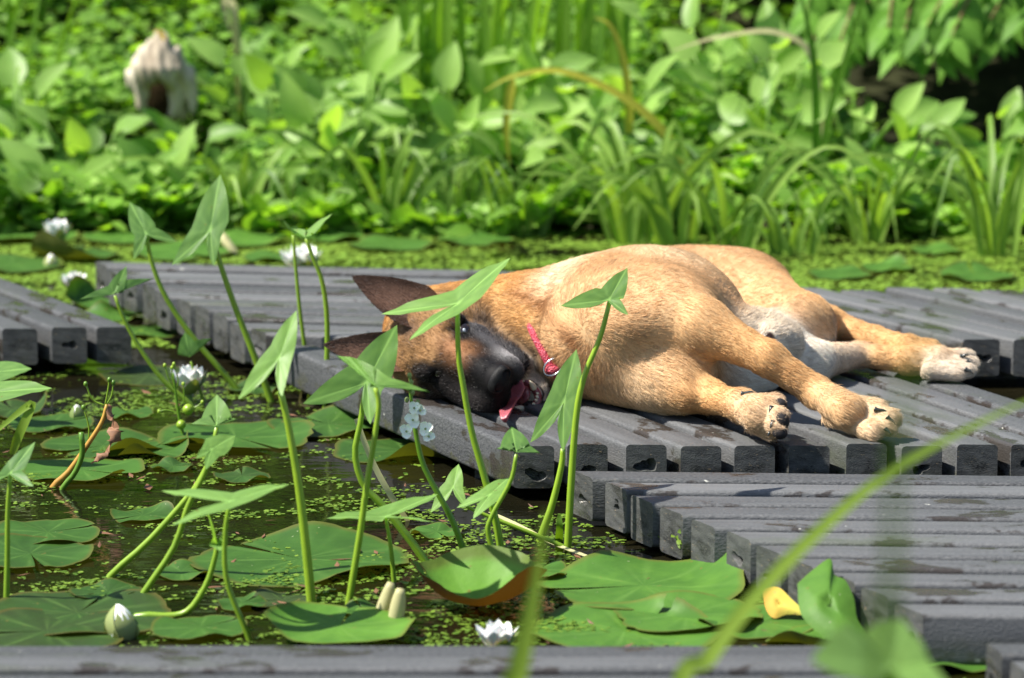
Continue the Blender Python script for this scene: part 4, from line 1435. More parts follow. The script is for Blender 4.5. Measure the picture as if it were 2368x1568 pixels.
blade('young_leaf', 'single upright young leaf beside the stem foot left of the front deck', [at(1292, 1262, WZ - .01)] + wimg([(1294, 1225), (1293, 1190)], at(1292, 1262, WZ)[1]), .010, M_blade, 'young leaf', .2, tip=.4)
blade('curved_stalk', 'curled pale stalk hooking against the end of the back deck', [at(700, 905, WZ - .01)] + wimg([(690, 880), (680, 873), (715, 875), (745, 850), (754, 825)], at(690, 905, WZ)[1]), .006, M_straw, 'stalk', .6, tip=.5)

# ---------------------------------------------------------------- lily pads
def padmat(name='lily_pad', under=(.085, .095, .022), rimc=(.16, .10, .02)):
    m, nt, b, out = newmat(name)
    t = attr(nt, 'tone')
    rim = attr(nt, 'rim')
    n = noise_tex(nt, 22, 4)
    ma = nd(nt, 'ShaderNodeMath', operation='MULTIPLY_ADD', use_clamp=True)
    nt.links.new(n, ma.inputs[0]); ma.inputs[1].default_value = .5
    sb = nd(nt, 'ShaderNodeMath', operation='SUBTRACT'); nt.links.new(t, sb.inputs[0]); sb.inputs[1].default_value = .25
    nt.links.new(sb.outputs[0], ma.inputs[2])
    col = ramp(nt, ma.outputs[0], [(0, (.030, .052, .012)), (.25, (.030, .082, .012)), (.6, (.060, .155, .020)), (1, (.14, .30, .035))])
    n2 = noise_tex(nt, 90, 3)
    col = mixc(nt, ramp(nt, n2, [(.68, (0, 0, 0)), (.74, (.8, .8, .8))]), col, (.16, .12, .03))
    n3 = noise_tex(nt, 160, 2)
    col = mixc(nt, ramp(nt, n3, [(.76, (0, 0, 0)), (.78, (.9, .9, .9))]), col, (.34, .36, .22))
    v = attr(nt, 'vein')
    vm = nd(nt, 'ShaderNodeMath', operation='MULTIPLY', i_1=.35); nt.links.new(v, vm.inputs[0])
    col = mixc(nt, vm.outputs[0], col, (.20, .36, .08))
    rm = ramp(nt, rim, [(.90, (0, 0, 0)), (1, (.45, .45, .45))])
    col = mixc(nt, rm, col, rimc)
    geo = nd(nt, 'ShaderNodeNewGeometry')
    col = mixc(nt, geo.outputs['Backfacing'], col, under)
    nt.links.new(col, b.inputs['Base Color'])
    b.inputs['Roughness'].default_value = .55
    b.inputs['Specular IOR Level'].default_value = .25
    bump(nt, b, noise_tex(nt, 45, 3), .35, .003)
    tr = nd(nt, 'ShaderNodeBsdfTranslucent')
    nt.links.new(mixc(nt, 1., col, (1.5, 1.5, .3), 'MULTIPLY'), tr.inputs[0])
    mx = nd(nt, 'ShaderNodeMixShader', i_0=.22)
    nt.links.new(b.outputs[0], mx.inputs[1]); nt.links.new(tr.outputs[0], mx.inputs[2])
    nt.links.new(mx.outputs[0], out.inputs[0])
    return m
M_lily = padmat()
M_lily_red = padmat('lily_pad_reddened', (.085, .036, .014), (.085, .036, .014))
def pad_at(label, c, r, notch=0.0, tone=.5, curls=(), cup=0.0, tilt=(0, 0), wav=.004, seed=0, z=.003, name='lily_pad', gap=.16, asp=1.0, mat=None, rimk=1.0):
    rs = np.random.default_rng(seed + 500)
    c = np.array([c[0], c[1], WZ + z])
    K, n = 9, 60
    bite = -np.abs(rs.normal(0, .012, n + 1)) - .05 * (rs.random(n + 1) < .03)
    ph = rs.random(6) * 6.28
    V, T, RM, VN = [], [], [], []
    for k in range(K + 1):
        f = k / K
        for i in range(n + 1):
            a = notch + gap * f ** .6 / 2 + (2 * math.pi - gap * f ** .6) * i / n if k else notch + 2 * math.pi * i / n
            rr = r * f * (1 + .035 * math.sin(2 * a + ph[0]) + .022 * math.sin(5 * a + ph[1]) + .012 * math.sin(11 * a + ph[2]) * f + bite[i] * (f > .95))
            edge_ = abs(i - 0) < 3 or abs(i - n) < 3
            if edge_ and k: rr *= (1 - .10 * (3 - min(i, n - i)) / 3 * (f > .85))
            dz = wav * f * f * (math.sin(3 * a + ph[3]) + .6 * math.sin(5 * a + ph[4]))
            dz += cup * f ** 2.2 * r
            sh = 1.0
            for (a0, wd, lift) in curls:
                da = (a - a0 + math.pi) % (2 * math.pi) - math.pi
                g = math.exp(-(da / wd) ** 2) * max(0, (f - .45) / .55) ** 1.5
                dz += lift * r * g
                sh -= .35 * abs(lift) * g * f
            dz += f * r * (tilt[0] * math.cos(a) + tilt[1] * math.sin(a))
            V.append(c + np.array([rr * sh * math.cos(a), asp * rr * sh * math.sin(a), max(dz, -.002) + .0005 * f]))
            T.append(tone + rs.normal(0, .01)); RM.append(f * rimk)
            VN.append(max(0, 1 - abs(((a - notch) / (2 * math.pi) * 18) % 1 - .5) * 9) * (1 - f * .7))
    F = []
    for k in range(K):
        for i in range(n):
            q = k * (n + 1) + i
            F.append([q, q + n + 1, q + n + 2, q + 1] if k else [q, q + n + 1, q + n + 2])
    o = mesh(name, np.array(V), F, mat or M_lily, None, True, {'tone': ('POINT', np.array(T)), 'rim': ('POINT', np.array(RM)), 'vein': ('POINT', np.array(VN))})
    tag(o, label, 'lily pad', 'lily pads on the pond')
    return o
pads = [
    # u, v, radius, notch, tone, curls, cup, label
    (345, 872, .072, 2.6, .12, (), 0, 'brownish half-sunk lily pad between the left deck and the open white lily'),
    (590, 902, .042, 1.0, .30, (), 0, 'small dark lily pad by the foot of the tallest arrowhead stem'),
    (120, 985, .060, .5, .45, (), 0, 'lily pad with a bud beside it near the left edge'),
    (30, 955, .055, 2.0, .25, ((.2, .7, .35),), 0, 'lily pad with a raised brown edge beside the snapped blade'),
    (240, 1032, .085, 4.0, .45, ((5.2, .5, .22),), 0, 'lily pad under the shrivelled brown leaf'),
    (345, 1045, .062, 1.2, .48, ((.1, .45, .45), (4.4, .4, .3)), 0, 'lily pad with a folded-up pale corner at its right'),
    (545, 1018, .105, 5.4, .52, ((4.2, .4, .18), (.3, .5, .12)), 0, 'large smooth lily pad in the middle left of the pond'),
    (760, 990, .080, 2.2, .45, ((1.2, .6, .12),), 0, 'lily pad pressed against the left end of the middle deck'),
    (930, 1045, .090, .8, .40, ((4.9, .4, .25),), 0, 'dark green lily pad along the shaded flank of the middle deck'),
    (190, 1092, .078, 5.9, .62, ((5.6, .4, .16),), 0, 'sunlit lily pad with a yellow streak behind the orange stalk foot'),
    (110, 1238, .067, .4, .45, (), 0, 'upper lily pad of an overlapping pair at the left edge'),
    (70, 1290, .076, 5.0, .40, ((2, .4, .1),), 0, 'lower lily pad of an overlapping pair at the left edge'),
    (695, 1296, .128, 2.4, .50, ((1.6, .35, .10), (5.5, .4, .08)), 0, 'largest round lily pad behind the bright thick stem'),
    (180, 1424, .105, 1.3, .24, (), 0, 'dim lily pad behind the big closed bud'),
    (110, 1468, .095, 3.3, .20, (), 0, 'dim lily pad at the lower left against the near deck'),
    (462, 1462, .052, .6, .50, (), 0, 'small lily pad right of the big closed bud'),
    (655, 1392, .040, 3.0, .05, (), 0, 'small brown dying lily pad'),
    (845, 1418, .034, 2.0, .50, (), 0, 'little lily pad behind the pale pods'),
    (1490, 1362, .118, 3.4, .62, ((.4, .5, .30), (2.0, .4, .08)), 0, 'big lily pad spread along the sawtooth end of the front right deck'),
    (1590, 1432, .085, 2.7, .66, ((5.0, .5, .14),), 0, 'pale lily pad between the big one and the near deck'),
    (1445, 1462, .105, .9, .64, ((.9, .5, .22),), 0, 'bright lily pad touching the near deck'),
    (1760, 1445, .070, 1.9, .60, ((3.9, .4, .12),), 0, 'lily pad under the yellow fallen leaf'),
    (1905, 1492, .060, 2.4, .70, ((4.4, .9, .35),), 0, 'glossy curled lily pad at the right end of the near deck'),
    (2190, 1530, .060, .4, .55, ((1.5, .5, .3),), 0, 'glossy lily pad in the gap right of the near deck'),
    (330, 770, .060, 1.0, .50, (), 0, 'lily pad in the channel between the left and back decks'),
    (300, 960, .034, 2.2, .5, (), 0, 'small lily pad left of the seed stalk foot'), (400, 1085, .030, .2, .4, (), 0, 'small dark lily pad right of the sunlit streaked pad'),
    (560, 1110, .036, 1.7, .3, (), 0, 'small dull lily pad below the large smooth pad'), (330, 1195, .040, 3.6, .45, ((1., .5, .2),), 0, 'small lily pad between the two slanting stems'),
    (1010, 1235, .032, 5.1, .45, (), 0, 'small lily pad left of the kite-shaped leaf stem'), (420, 1330, .036, 2.9, .5, (), 0, 'small lily pad under the stem of the low bright leaf'),
    (1240, 1330, .038, 1.1, .55, (), 0, 'small lily pad behind the cupped pad, at its right'), (250, 1372, .042, 4.6, .35, (), 0, 'small dim lily pad above the big closed bud'), (560, 1400, .030, .9, .45, (), 0, 'small lily pad beside the brown dying pad'),
    (255, 735, .052, 4.0, .62, ((2.0, .4, .2),), 0, 'lily pad at the far end of the deck channel'),
]
for i, (u, v, r_, no, tn, cu, cp, lb) in enumerate(pads):
    pad_at(lb, at(u, v, WZ), r_, no, tn - (.13 if u < 1000 else 0), cu, cp, seed=i, z=.002 + .0012 * (i % 4))  # left-hand pads toned down, shade over that water put into their colour
pad_at('cupped lily pad with upturned red-brown rim in front of the pond middle', at(1105, 1402, WZ), .078, 2.9, .80, ((4.6, .5, -.14), (1.2, .6, .10), (5.6, .5, .14), (3.4, .5, .12)), .48, seed=71, z=.004, wav=.003, asp=1.0, mat=M_lily_red, rimk=1.10)
pad_at('bulging yellow-green lily pad lifted off the water at the near deck edge', at(785, 1478, WZ), .082, 1.4, .72, ((2.9, .7, .25), (.2, .5, .1)), .0, seed=72, z=.014, tilt=(-.02, .06), asp=.78)
far_pads = [
    (60, 548, .11, .60, ((4.8, .7, .06),), 'far lily pad under the leftmost white lily'), (170, 598, .085, .35, ((4.2, .9, .55),), 'domed dark lily pad with a brown rim beyond the left deck'), (30, 620, .085, .45, (), 'far lily pad at the left frame edge beyond the left deck'), (215, 708, .050, .50, ((2.6, .9, .9),), 'lily pad folded upright against the left end of the back deck'),
    (420, 588, .10, .62, (), 'broad far lily pad beyond the back deck, left half'), (560, 560, .09, .66, (), 'far lily pad under the fallen pale leaf'), (640, 600, .06, .50, (), 'far lily pad beside the blurred white lily'), (905, 572, .08, .5, (), 'brown-edged far lily pad level with the upper ear'), (760, 552, .07, .6, (), 'far lily pad beyond the close pair of small leaves'), (1100, 560, .07, .55, (), 'far lily pad beyond the neck of the dog'),
    (2050, 625, .05, .60, ((1.0, .6, .2),), 'far lily pad beyond the far right deck, left of the grass tuft'), (2260, 645, .065, .5, ((2.0, .6, .25),), 'dark far lily pad at the right frame edge'), (1940, 640, .06, .5, (), 'small far lily pad just beyond the thigh of the dog'), (2160, 585, .05, .65, (), 'pale far lily pad at the foot of the right grass tuft'), (290, 555, .08, .62, (), 'far lily pad behind the bluish leaf pair'),
]
for i, (u, v, r_, tn, cu, lb) in enumerate(far_pads):
    pad_at(lb, at(u, v, WZ), r_, i * 1.3, tn, cu, 0, seed=100 + i, z=.006 + .001 * (i % 3))

# ---------------------------------------------------------------- water lilies and buds
def lily(label, c, s, open_=.75, tone=.5, greens=4):
    root = empty('water_lily', (c[0], c[1], WZ))
    tag(root, label, 'water lily', 'white water lilies')
    base = np.array([c[0], c[1], WZ + .010 * s / .045])
    rs = np.random.default_rng(int(abs(c[0]) * 9973) + 5)
    pm = MB()
    for whorl, (nn, el_, ln) in enumerate(((7, .62, 1.0), (7, .95, .95), (6, 1.22, .82))):
        for k in range(nn):
            a = 2 * math.pi * (k + .5 * whorl) / nn + rs.normal(0, .08)
            e = el_ + (1 - open_) * .5 + rs.normal(0, .05)
            d = [math.cos(a) * math.cos(e), math.sin(a) * math.cos(e), math.sin(e)]
            V, F = petal3(base, d, [-math.cos(a) * math.sin(e), -math.sin(a) * math.sin(e), math.cos(e)], s * ln, s * .24, .30, 7)
            pm.add(V, F)
    pm.build('petals', M_petal, root)
    for k in range(greens):
        a = 2 * math.pi * k / greens + .4
        e = .48 + (1 - open_) * .5
        d = [math.cos(a) * math.cos(e), math.sin(a) * math.cos(e), math.sin(e)]
        V, F = petal3(base - B([0, 0, .002]), d, [-math.cos(a) * math.sin(e), -math.sin(a) * math.sin(e), math.cos(e)], s * .92, s * .22, .34, 6)
        mesh('sepal', V, F, M_sepal, root, True, {'tone': ('POINT', np.full(len(V), .45))})
    st_ = MB()
    for k in range(14):
        a = k * 2.4; q = .10 * s * math.sqrt(k / 14)
        P = [base + B([q * math.cos(a), q * math.sin(a), .1 * s]), base + B([1.6 * q * math.cos(a), 1.6 * q * math.sin(a), .42 * s])]
        st_.add(*tube(P, .02 * s, 5))
    st_.build('stamens', M_yel, root)
    V, F = tube([base - B([0, 0, .03]), base + B([0, 0, .004])], .006, 8)
    mesh('stem', V, F, M_stem, root, True, {'tone': ('POINT', np.full(len(V), .2))})
lily('open white water lily floating among the stems at the left', at(437, 934, WZ), .051, .70)
lily('blurred white water lily far off at the left, highest in the view', at(133, 588, WZ), .056, .35)
lily('half-hidden white water lily beside the left end of the back deck', at(172, 692, WZ), .042, .6)
lily('blurred white water lily on the far side of the back deck', at(695, 652, WZ), .060, .95)
lily('white water lily cut off by the near deck edge', at(1148, 1530, WZ), .040, .85)
def bud(label, c, h, r, tone=.6, lean=(0, 0), white=.3, name='lily_bud'):
    root = empty(name, (c[0], c[1], WZ))
    tag(root, label, 'lily bud', 'closed lily buds')
    base = np.array([c[0], c[1], WZ - .004])
    top = base + B([lean[0], lean[1], h])
    n = 12
    V, F = tube([base + (top - base) * t for t in np.linspace(0, 1, n)], [r * (math.sin(math.pi * (.18 + .80 * t)) ** .7) for t in np.linspace(0, 1, n)], 12)
    mesh('petals', V, F, M_petal, root)
    for k in range(4):
        a = k * math.pi / 2 + .5
        Pq = []
        for t in np.linspace(0, 1, 9):
            q = r * 1.06 * (math.sin(math.pi * (.18 + .80 * t)) ** .7)
            Pq.append(base + (top - base) * t + B([q * math.cos(a), q * math.sin(a), 0]))
        V, F, T = strip(Pq, r * (2.15 - white), [math.cos(a), math.sin(a), .1], -.25, tone, True, .1)
        mesh('sepal', V, F, M_sepal, root, True, {'tone': ('POINT', T)})
bud('slim green lily bud standing in a pad near the left edge', at(178, 972, WZ), .026, .0095, .3, (0, 0), .1)
bud('big closed lily bud with pale ribs at the lower left', at(286, 1474, WZ), .040, .0155, .7, (-.006, 0), .05)
bud('blurred yellowish lily bud in front of the domed far pad', at(118, 622, WZ), .030, .012, .9, (0, 0), .3)
def pod(label, pts, y, r):
    P = smoothpath(wimg(pts, y), 12)
    V, F = tube(P, [r * (math.sin(math.pi * (.12 + .78 * t)) ** .6) for t in np.linspace(0, 1, 12)], 10)
    o = mesh('seed_pod', V, F, M_straw, None, True, {'tone': ('POINT', np.full(len(V), .75))})
    tag(o, label, 'seed pod', 'pale seed pods')
yp = at(900, 1450, WZ)[1]
pod('left of two pale pods, leaning right, behind the bulging pad', [(870, 1462), (888, 1405), (904, 1348)], yp + .01, .0085)
pod('right of two pale pods, standing straight, behind the bulging pad', [(908, 1478), (918, 1415), (926, 1362)], yp - .01, .0090)

# leaf litter and bits drifting on the near water
n_ = 150
lx, ly = rng.uniform(-.75, .5, n_), rng.uniform(3.46, 5.1, n_)
k_ = ~on_deck(lx, ly); lx, ly = lx[k_], ly[k_]; n_ = len(lx)
LV, LFc, LT_ = [], [], []
for i in range(n_):
    a = rng.uniform(0, 3.14); L_ = rng.uniform(.004, .016); w_ = L_ * rng.uniform(.12, .4)
    d = np.array([math.cos(a), math.sin(a), 0]); s_ = np.array([-d[1], d[0], 0])
    c = np.array([lx[i], ly[i], WZ + .0025])
    q = len(LV)
    LV += [c - d * L_, c - s_ * w_ + B([0, 0, .001]), c + d * L_ + B([0, 0, rng.uniform(0, .004)]), c + s_ * w_]
    LFc.append([q, q + 1, q + 2, q + 3]); LT_ += [rng.random() * .25] * 4
tag(mesh('litter', np.array(LV), LFc, M_brown, None, False, {'tone': ('POINT', np.array(LT_))}), 'brown leaf bits and husks drifting on the near water', kind='stuff')
# leaves lying about
def polyleaf(name, label, pts, ctr, y, mat, tone, bulge=.01, cat='leaf', tilt=0.0, tgrad=0.0):
    c = aty(*ctr, y)
    O = [aty(u, v, y + tilt * (ctr[1] - v) / 100) - c for (u, v) in pts]
    O = smoothpath(np.array(O + [O[0]]), len(O) * 4 + 1)[:-1]
    nr = np.array([-.2, -.95, .3])
    V, F = polarleaf(list(O), c, nr, 5, lambda f, i, n: bulge * (1 - f * f))
    if np.cross(V[F[0][1]] - V[F[0][0]], V[F[0][2]] - V[F[0][0]])[1] > 0: F = [f[::-1] for f in F]
    V2, F2 = V + np.array([0, .0012, 0]), [f[::-1] for f in F]
    tv = np.tile(np.clip(tone + tgrad * (V[:, 0] - V[:, 0].mean()) / (np.ptp(V[:, 0]) + 1e-6) * 2, 0, 1), 2)
    o = mesh(name, np.vstack([V, V2]), F + [[i + len(V) for i in f] for f in F2], mat, None, True,
             {'tone': ('POINT', tv), 'rim': ('POINT', np.full(2 * len(V), .3)), 'vein': ('POINT', np.zeros(2 * len(V)))})
    tag(o, label, cat)
    return o
M_yleaf = leafmat('yellow_leaf', (.62, .30, .06), (.80, .70, .14), .3, .7, (1, 1, .5), 45, ((.55, .40, .12), 90, .64), .15)
polyleaf('fallen_leaf', 'yellow fallen leaf tinged orange, curled on a pad by the front right deck', [(1764, 1364), (1800, 1359), (1830, 1385), (1862, 1420), (1820, 1421), (1790, 1430), (1771, 1408)], (1802, 1396), at(1810, 1432, WZ)[1], M_yleaf, .62, .005, 'fallen leaf', .04, .7)
polyleaf('upright_pad', 'lily pad standing upright and creased, glowing green, at the corner of the front right deck', [(1844, 1350), (1880, 1318), (1920, 1292), (1930, 1330), (1955, 1342), (1975, 1385), (1982, 1430), (2006, 1478), (1960, 1500), (1900, 1470), (1852, 1420)], (1920, 1400), at(1925, 1492, WZ)[1], M_lily, .72, .014, 'lily pad', .05)
polyleaf('pale_leaf', 'pale fallen leaf lying slanted on the far weed', [(508, 532), (525, 545), (548, 580), (535, 584), (512, 560)], (526, 558), at(530, 590, WZ)[1], M_straw, .8, .008, 'fallen leaf', .06)

# ---------------------------------------------------------------- near, out of focus
yn = 2.50
def nearblade(label, pts, y, w, tone, foot, mat=M_blade):
    P = [np.array([foot[0], foot[1], WZ - .01])] + [aty(u, v, y_) for (u, v), y_ in zip(pts, y)]
    return blade('reed_blade', label, P, w, mat, 'reed blade', tone, None, 40, .2, 'tall reed blades close to the camera')
nearblade('out-of-focus reed blade arching from the bottom edge up to the right frame edge', [(1560, 1650), (1640, 1520), (1740, 1388), (1880, 1240), (2050, 1098), (2250, 985), (2480, 880)], [2.5, 2.52, 2.55, 2.6, 2.65, 2.7, 2.75], .0130, .95, (aty(1520, 1700, 2.5)[0], 2.5))
nearblade('out-of-focus reed stalk rising at the bottom middle with its tip before the pond', [(1170, 1700), (1195, 1568), (1222, 1440), (1243, 1320), (1262, 1180)], [2.4, 2.4, 2.4, 2.4, 2.4], .0165, 1.0, (aty(1150, 1800, 2.4)[0], 2.4))
nearblade('faint very blurred reed blade close to the lens at the right', [(2030, 1700), (2058, 1400), (2066, 1150), (2080, 950), (2140, 780), (2240, 670)], [1.35] * 6, .0050, .3, (aty(2020, 1800, 1.35)[0], 1.35))
P0 = [np.array([aty(2060, 1700, 2.35)[0], 2.35, WZ - .01]), aty(2060, 1680, 2.35), aty(2062, 1560, 2.35)]
root = empty('arrowhead_plant', (P0[0][0], P0[0][1], WZ)); tag(root, 'large out-of-focus arrowhead leaf at the bottom right corner', 'arrowhead plant', 'arrowhead plants standing in the pond')
V, F = tube(smoothpath(P0, 14), .005, 8)
mesh('stem', V, F, M_stem, root, True, {'tone': ('POINT', np.full(len(V), .6))})
Pc = aty(2062, 1545, 2.35)
V, F, vn = arrow_leaf(Pc, aty(2095, 1425, 2.40) - Pc, aty(1880, 1520, 2.30) - Pc, aty(2230, 1640, 2.32) - Pc, 1.7)
mesh('leaf', V, F, M_arrow, root, True, {'tone': ('POINT', np.full(len(V), .9)), 'vein': ('POINT', vn)})
# ================================================================ THE GREEN BANK BEYOND THE POND
M_small = leafmat('undergrowth_leaf', (.022, .090, .010), (.27, .48, .075), .48, .45, (1.4, 1.45, .35), 12)
M_broad = leafmat('broad_leaf', (.07, .19, .03), (.34, .52, .13), .48, .42, (1.35, 1.4, .4), 18)
M_strap = leafmat('strap_leaf', (.050, .14, .016), (.29, .45, .085), .46, .45, (1.35, 1.35, .45), 20)
M_reed = leafmat('iris_blade', (.055, .16, .012), (.22, .38, .045), .46, .40, (1.4, 1.5, .35), 12)
M_shrub = leafmat('shrub_leaf', (.026, .095, .012), (.17, .35, .05), .40, .5, (1.4, 1.5, .3), 14, None, .12)
LT = np.array([(0, 0), (.28, 0), (.28, -1), (.28, 1), (.62, 0), (.62, -.92), (.62, .92), (1, 0)])
LF = [[0, 3, 1], [0, 1, 2], [1, 3, 6, 4], [2, 1, 4, 5], [4, 6, 7], [5, 4, 7]]
def leafcloud(P, D, N, ln, wd, tone, fold=.22, droop=.15):
    """n leaves: base points, long axes, normals, lengths, half widths, tones -> V, F, T"""
    n = len(P)
    D = D / np.linalg.norm(D, axis=1)[:, None]
    N = N - D * (N * D).sum(1)[:, None]; N /= np.linalg.norm(N, axis=1)[:, None] + 1e-9
    S = np.cross(D, N)
    V = np.zeros((n, 8, 3))
    for k, (t, s) in enumerate(LT):
        V[:, k] = P + D * (ln * t)[:, None] + S * (wd * s)[:, None] + N * (wd * fold * abs(s) - ln * droop * t * t)[:, None]
    F = []
    base = np.arange(n) * 8
    out = []
    for f in LF:
        out.append(base[:, None] + np.array(f)[None])
    F = sum([o.tolist() for o in out], [])
    return V.reshape(-1, 3), F, np.repeat(tone, 8)
def sprigs(n, xr, yr, hfun, keep, nl, ln, wd, tone_mu, tone_sd, tiltup=.35, zfun=bankz, rs=None):
    rs = rs or rng
    x = rs.uniform(*xr, n); y = rs.uniform(*yr, n)
    k = keep(x, y)
    x, y = x[k], y[k]; n = len(x)
    h = hfun(x, y) * rs.uniform(.25, 1, n) ** .6
    z = zfun(x, y) + h
    P, D, N, L, W, T = [], [], [], [], [], []
    a0_ = rs.uniform(0, 6.28, n)
    sz = rs.uniform(.65, 1.3, n)
    tn = np.clip(rs.normal(tone_mu, tone_sd, n), 0, 1)
    for q in range(nl):
        a = a0_ + q * 2.4 + rs.normal(0, .3, n)
        e = rs.normal(tiltup, .35, n) - .1 * (q // 2)
        d = np.stack([np.cos(a) * np.cos(e), np.sin(a) * np.cos(e), np.sin(e)], 1)
        nn = np.stack([-np.cos(a) * np.sin(e) + rs.normal(0, .25, n), -np.sin(a) * np.sin(e) + rs.normal(0, .25, n) - .25, np.cos(e)], 1)
        P.append(np.stack([x, y, z - .012 * q * sz], 1) + d * .004)
        D.append(d); N.append(nn); L.append(ln * sz * rs.uniform(.7, 1.15, n)); W.append(wd * sz * rs.uniform(.8, 1.15, n)); T.append(np.clip(tn + rs.normal(0, .10, n), 0, 1))
    return leafcloud(np.concatenate(P), np.concatenate(D), np.concatenate(N), np.concatenate(L), np.concatenate(W), np.concatenate(T))
def hollow(x, y):
    """the dark recess under the overhanging shrub at the right"""
    return np.clip(1 - ((x - 1.02) / .42) ** 2, 0, 1) * (y > 7.15)
def hmound(x, y):
    return (.05 + .13 * np.clip(.5 + cheapnoise(x, y, 7) * .6, 0, 1) + .06 * np.clip(cheapnoise(x + 5, y, 18), 0, 1)) * (1 - .7 * np.clip((x - .55) / .2, 0, 1) * (y < 7.6))
parts = MB()
kp = lambda x, y: (rng.random(len(x)) < np.clip(.75 + .7 * cheapnoise(x + 2, y, 10), .12, 1)) & (rng.random(len(x)) > 1.3 * hollow(x, y)) & ~((np.abs(x + .68) < .13) & (y > 6.70) & (y < 7.14))
V, F, T = sprigs(5600, (-1.7, 1.9), (6.78, 8.9), hmound, kp, 6, .040, .0160, .55, .26)
parts.add(V, F, T)
V, F, T = sprigs(2500, (-1.5, .35), (7.0, 8.6), lambda x, y: hmound(x, y) + .05, kp, 6, .032, .0140, .60, .24, .25)
parts.add(V, F, T)
V, F, T = sprigs(2300, (-1.6, 1.7), (6.50, 6.95), lambda x, y: .02 + .10 * np.clip(.5 + cheapnoise(x, y, 9), 0, 1), lambda x, y: (rng.random(len(x)) < np.clip(.55 + cheapnoise(x + 9, y, 8), .08, 1)), 5, .060, .020, .68, .2, .5, lambda x, y: np.where(y < 6.6, WZ, bankz(x, y)))
parts.add(V, F, T)
o = parts.build('undergrowth', M_small)
tag(o, 'dense bank of small round green leaves rising behind the pond', 'undergrowth', kind='stuff')
parts = MB()
kp2 = lambda x, y: rng.random(len(x)) > .9 * hollow(x, y) * (y < 8.6)
V, F, T = sprigs(5200, (-4.5, 4.5), (8.5, 12.5), lambda x, y: .10 + .25 * rng.random(len(x)), kp2, 6, .085, .032, .40, .25)
parts.add(V, F, T)
for xr in ((-4.5, -1.6), (1.8, 4.5)):
    V, F, T = sprigs(1500, xr, (6.7, 8.6), lambda x, y: .08 + .2 * rng.random(len(x)), lambda x, y: x < 99, 6, .055, .02, .45, .22)
    parts.add(V, F, T)
o = parts.build('thicket', M_shrub)
tag(o, 'deep green thicket climbing the slope above the bank', 'thicket', kind='stuff')

# weathered hollow stump half hidden in the leaves
def stump():
    y0 = 7.05
    ctr = aty(372, 165, y0)
    root = empty('tree_stump', (ctr[0], y0, float(bankz(np.array(ctr[0]), np.array(y0)))))
    tag(root, 'pale weathered hollow stump with a pointed top and a dark mouth, sunk in the leaves', 'tree stump')
    m, nt, b, out = newmat('bleached_wood')
    n = noise_tex(nt, 16, 5, .6, stretch=(1, 1, .35))
    nt.links.new(ramp(nt, n, [(.3, (.16, .12, .075)), (.55, (.46, .40, .30)), (.8, (.60, .54, .43))]), b.inputs['Base Color'])
    b.inputs['Roughness'].default_value = .85
    bump(nt, b, n, .9, .01)
    sf = Field(ctr - B([.14, .10, .17]), ctr + B([.14, .12, .14]), .004)
    P = lambda u, v, dy=0.0: aty(u, v, y0 + dy)
    i_ = 0
    sf.cone(P(374, 64), P(368, 150), .002, .056, .010, i_)
    sf.cone(P(322, 178), P(334, 240), .022, .017, .012, i_)
    sf.cone(P(340, 138), P(304, 192), .026, .012, .012, i_)
    sf.cone(P(392, 138), P(430, 176), .030, .020, .012, i_)
    sf.cone(P(430, 176), P(449, 256), .019, .005, .010, i_)
    sf.cone(P(412, 185, .01), P(410, 252, .02), .026, .024, .012, i_)
    sf.cone(P(338, 250, .02), P(352, 268, .0), .014, .018, .010, i_)
    sf.cone(P(352, 262), P(364, 290), .016, .005, .010, i_)
    sf.cone(P(366, 205, -.09), P(366, 210, .03), .017, .016, .010, None, 'S')
    sf.cone(P(362, 238, -.09), P(366, 240, .03), .021, .018, .010, None, 'S')
    rs = np.random.default_rng(4)
    X = np.stack(np.meshgrid(*[sf.lo[i] + sf.h * np.arange(sf.n[i]) for i in range(3)], indexing='ij'), -1)
    sf.D += (.0025 * np.sin(X[..., 0] * 170 + 3 * np.sin(X[..., 2] * 40)) + .002 * np.sin(X[..., 0] * 330 + X[..., 2] * 60)).astype(np.float32)
    V, F = surface_nets(sf.D, sf.lo, sf.h)
    mesh('trunk', V, F, m, root)
    V, F = ellip(P(372, 212, .075), (.046, .012, .055))
    mesh('dark_hole_back', V, F, plainmat('hole_shade_brown', (.040, .027, .012), .95, .1, .5, 60, .5), root)  # dark brown backing added to stand for the shade inside the hole
    V, F, T = strip(smoothpath([P(380, 92, -.02), P(370, 74, -.03), P(362, 70, -.035), P(357, 76, -.04)], 10), .010, None, .2, .5)
    mesh('dead_leaf', V, F, M_yleaf, root, True, {'tone': ('POINT', T)})
stump()

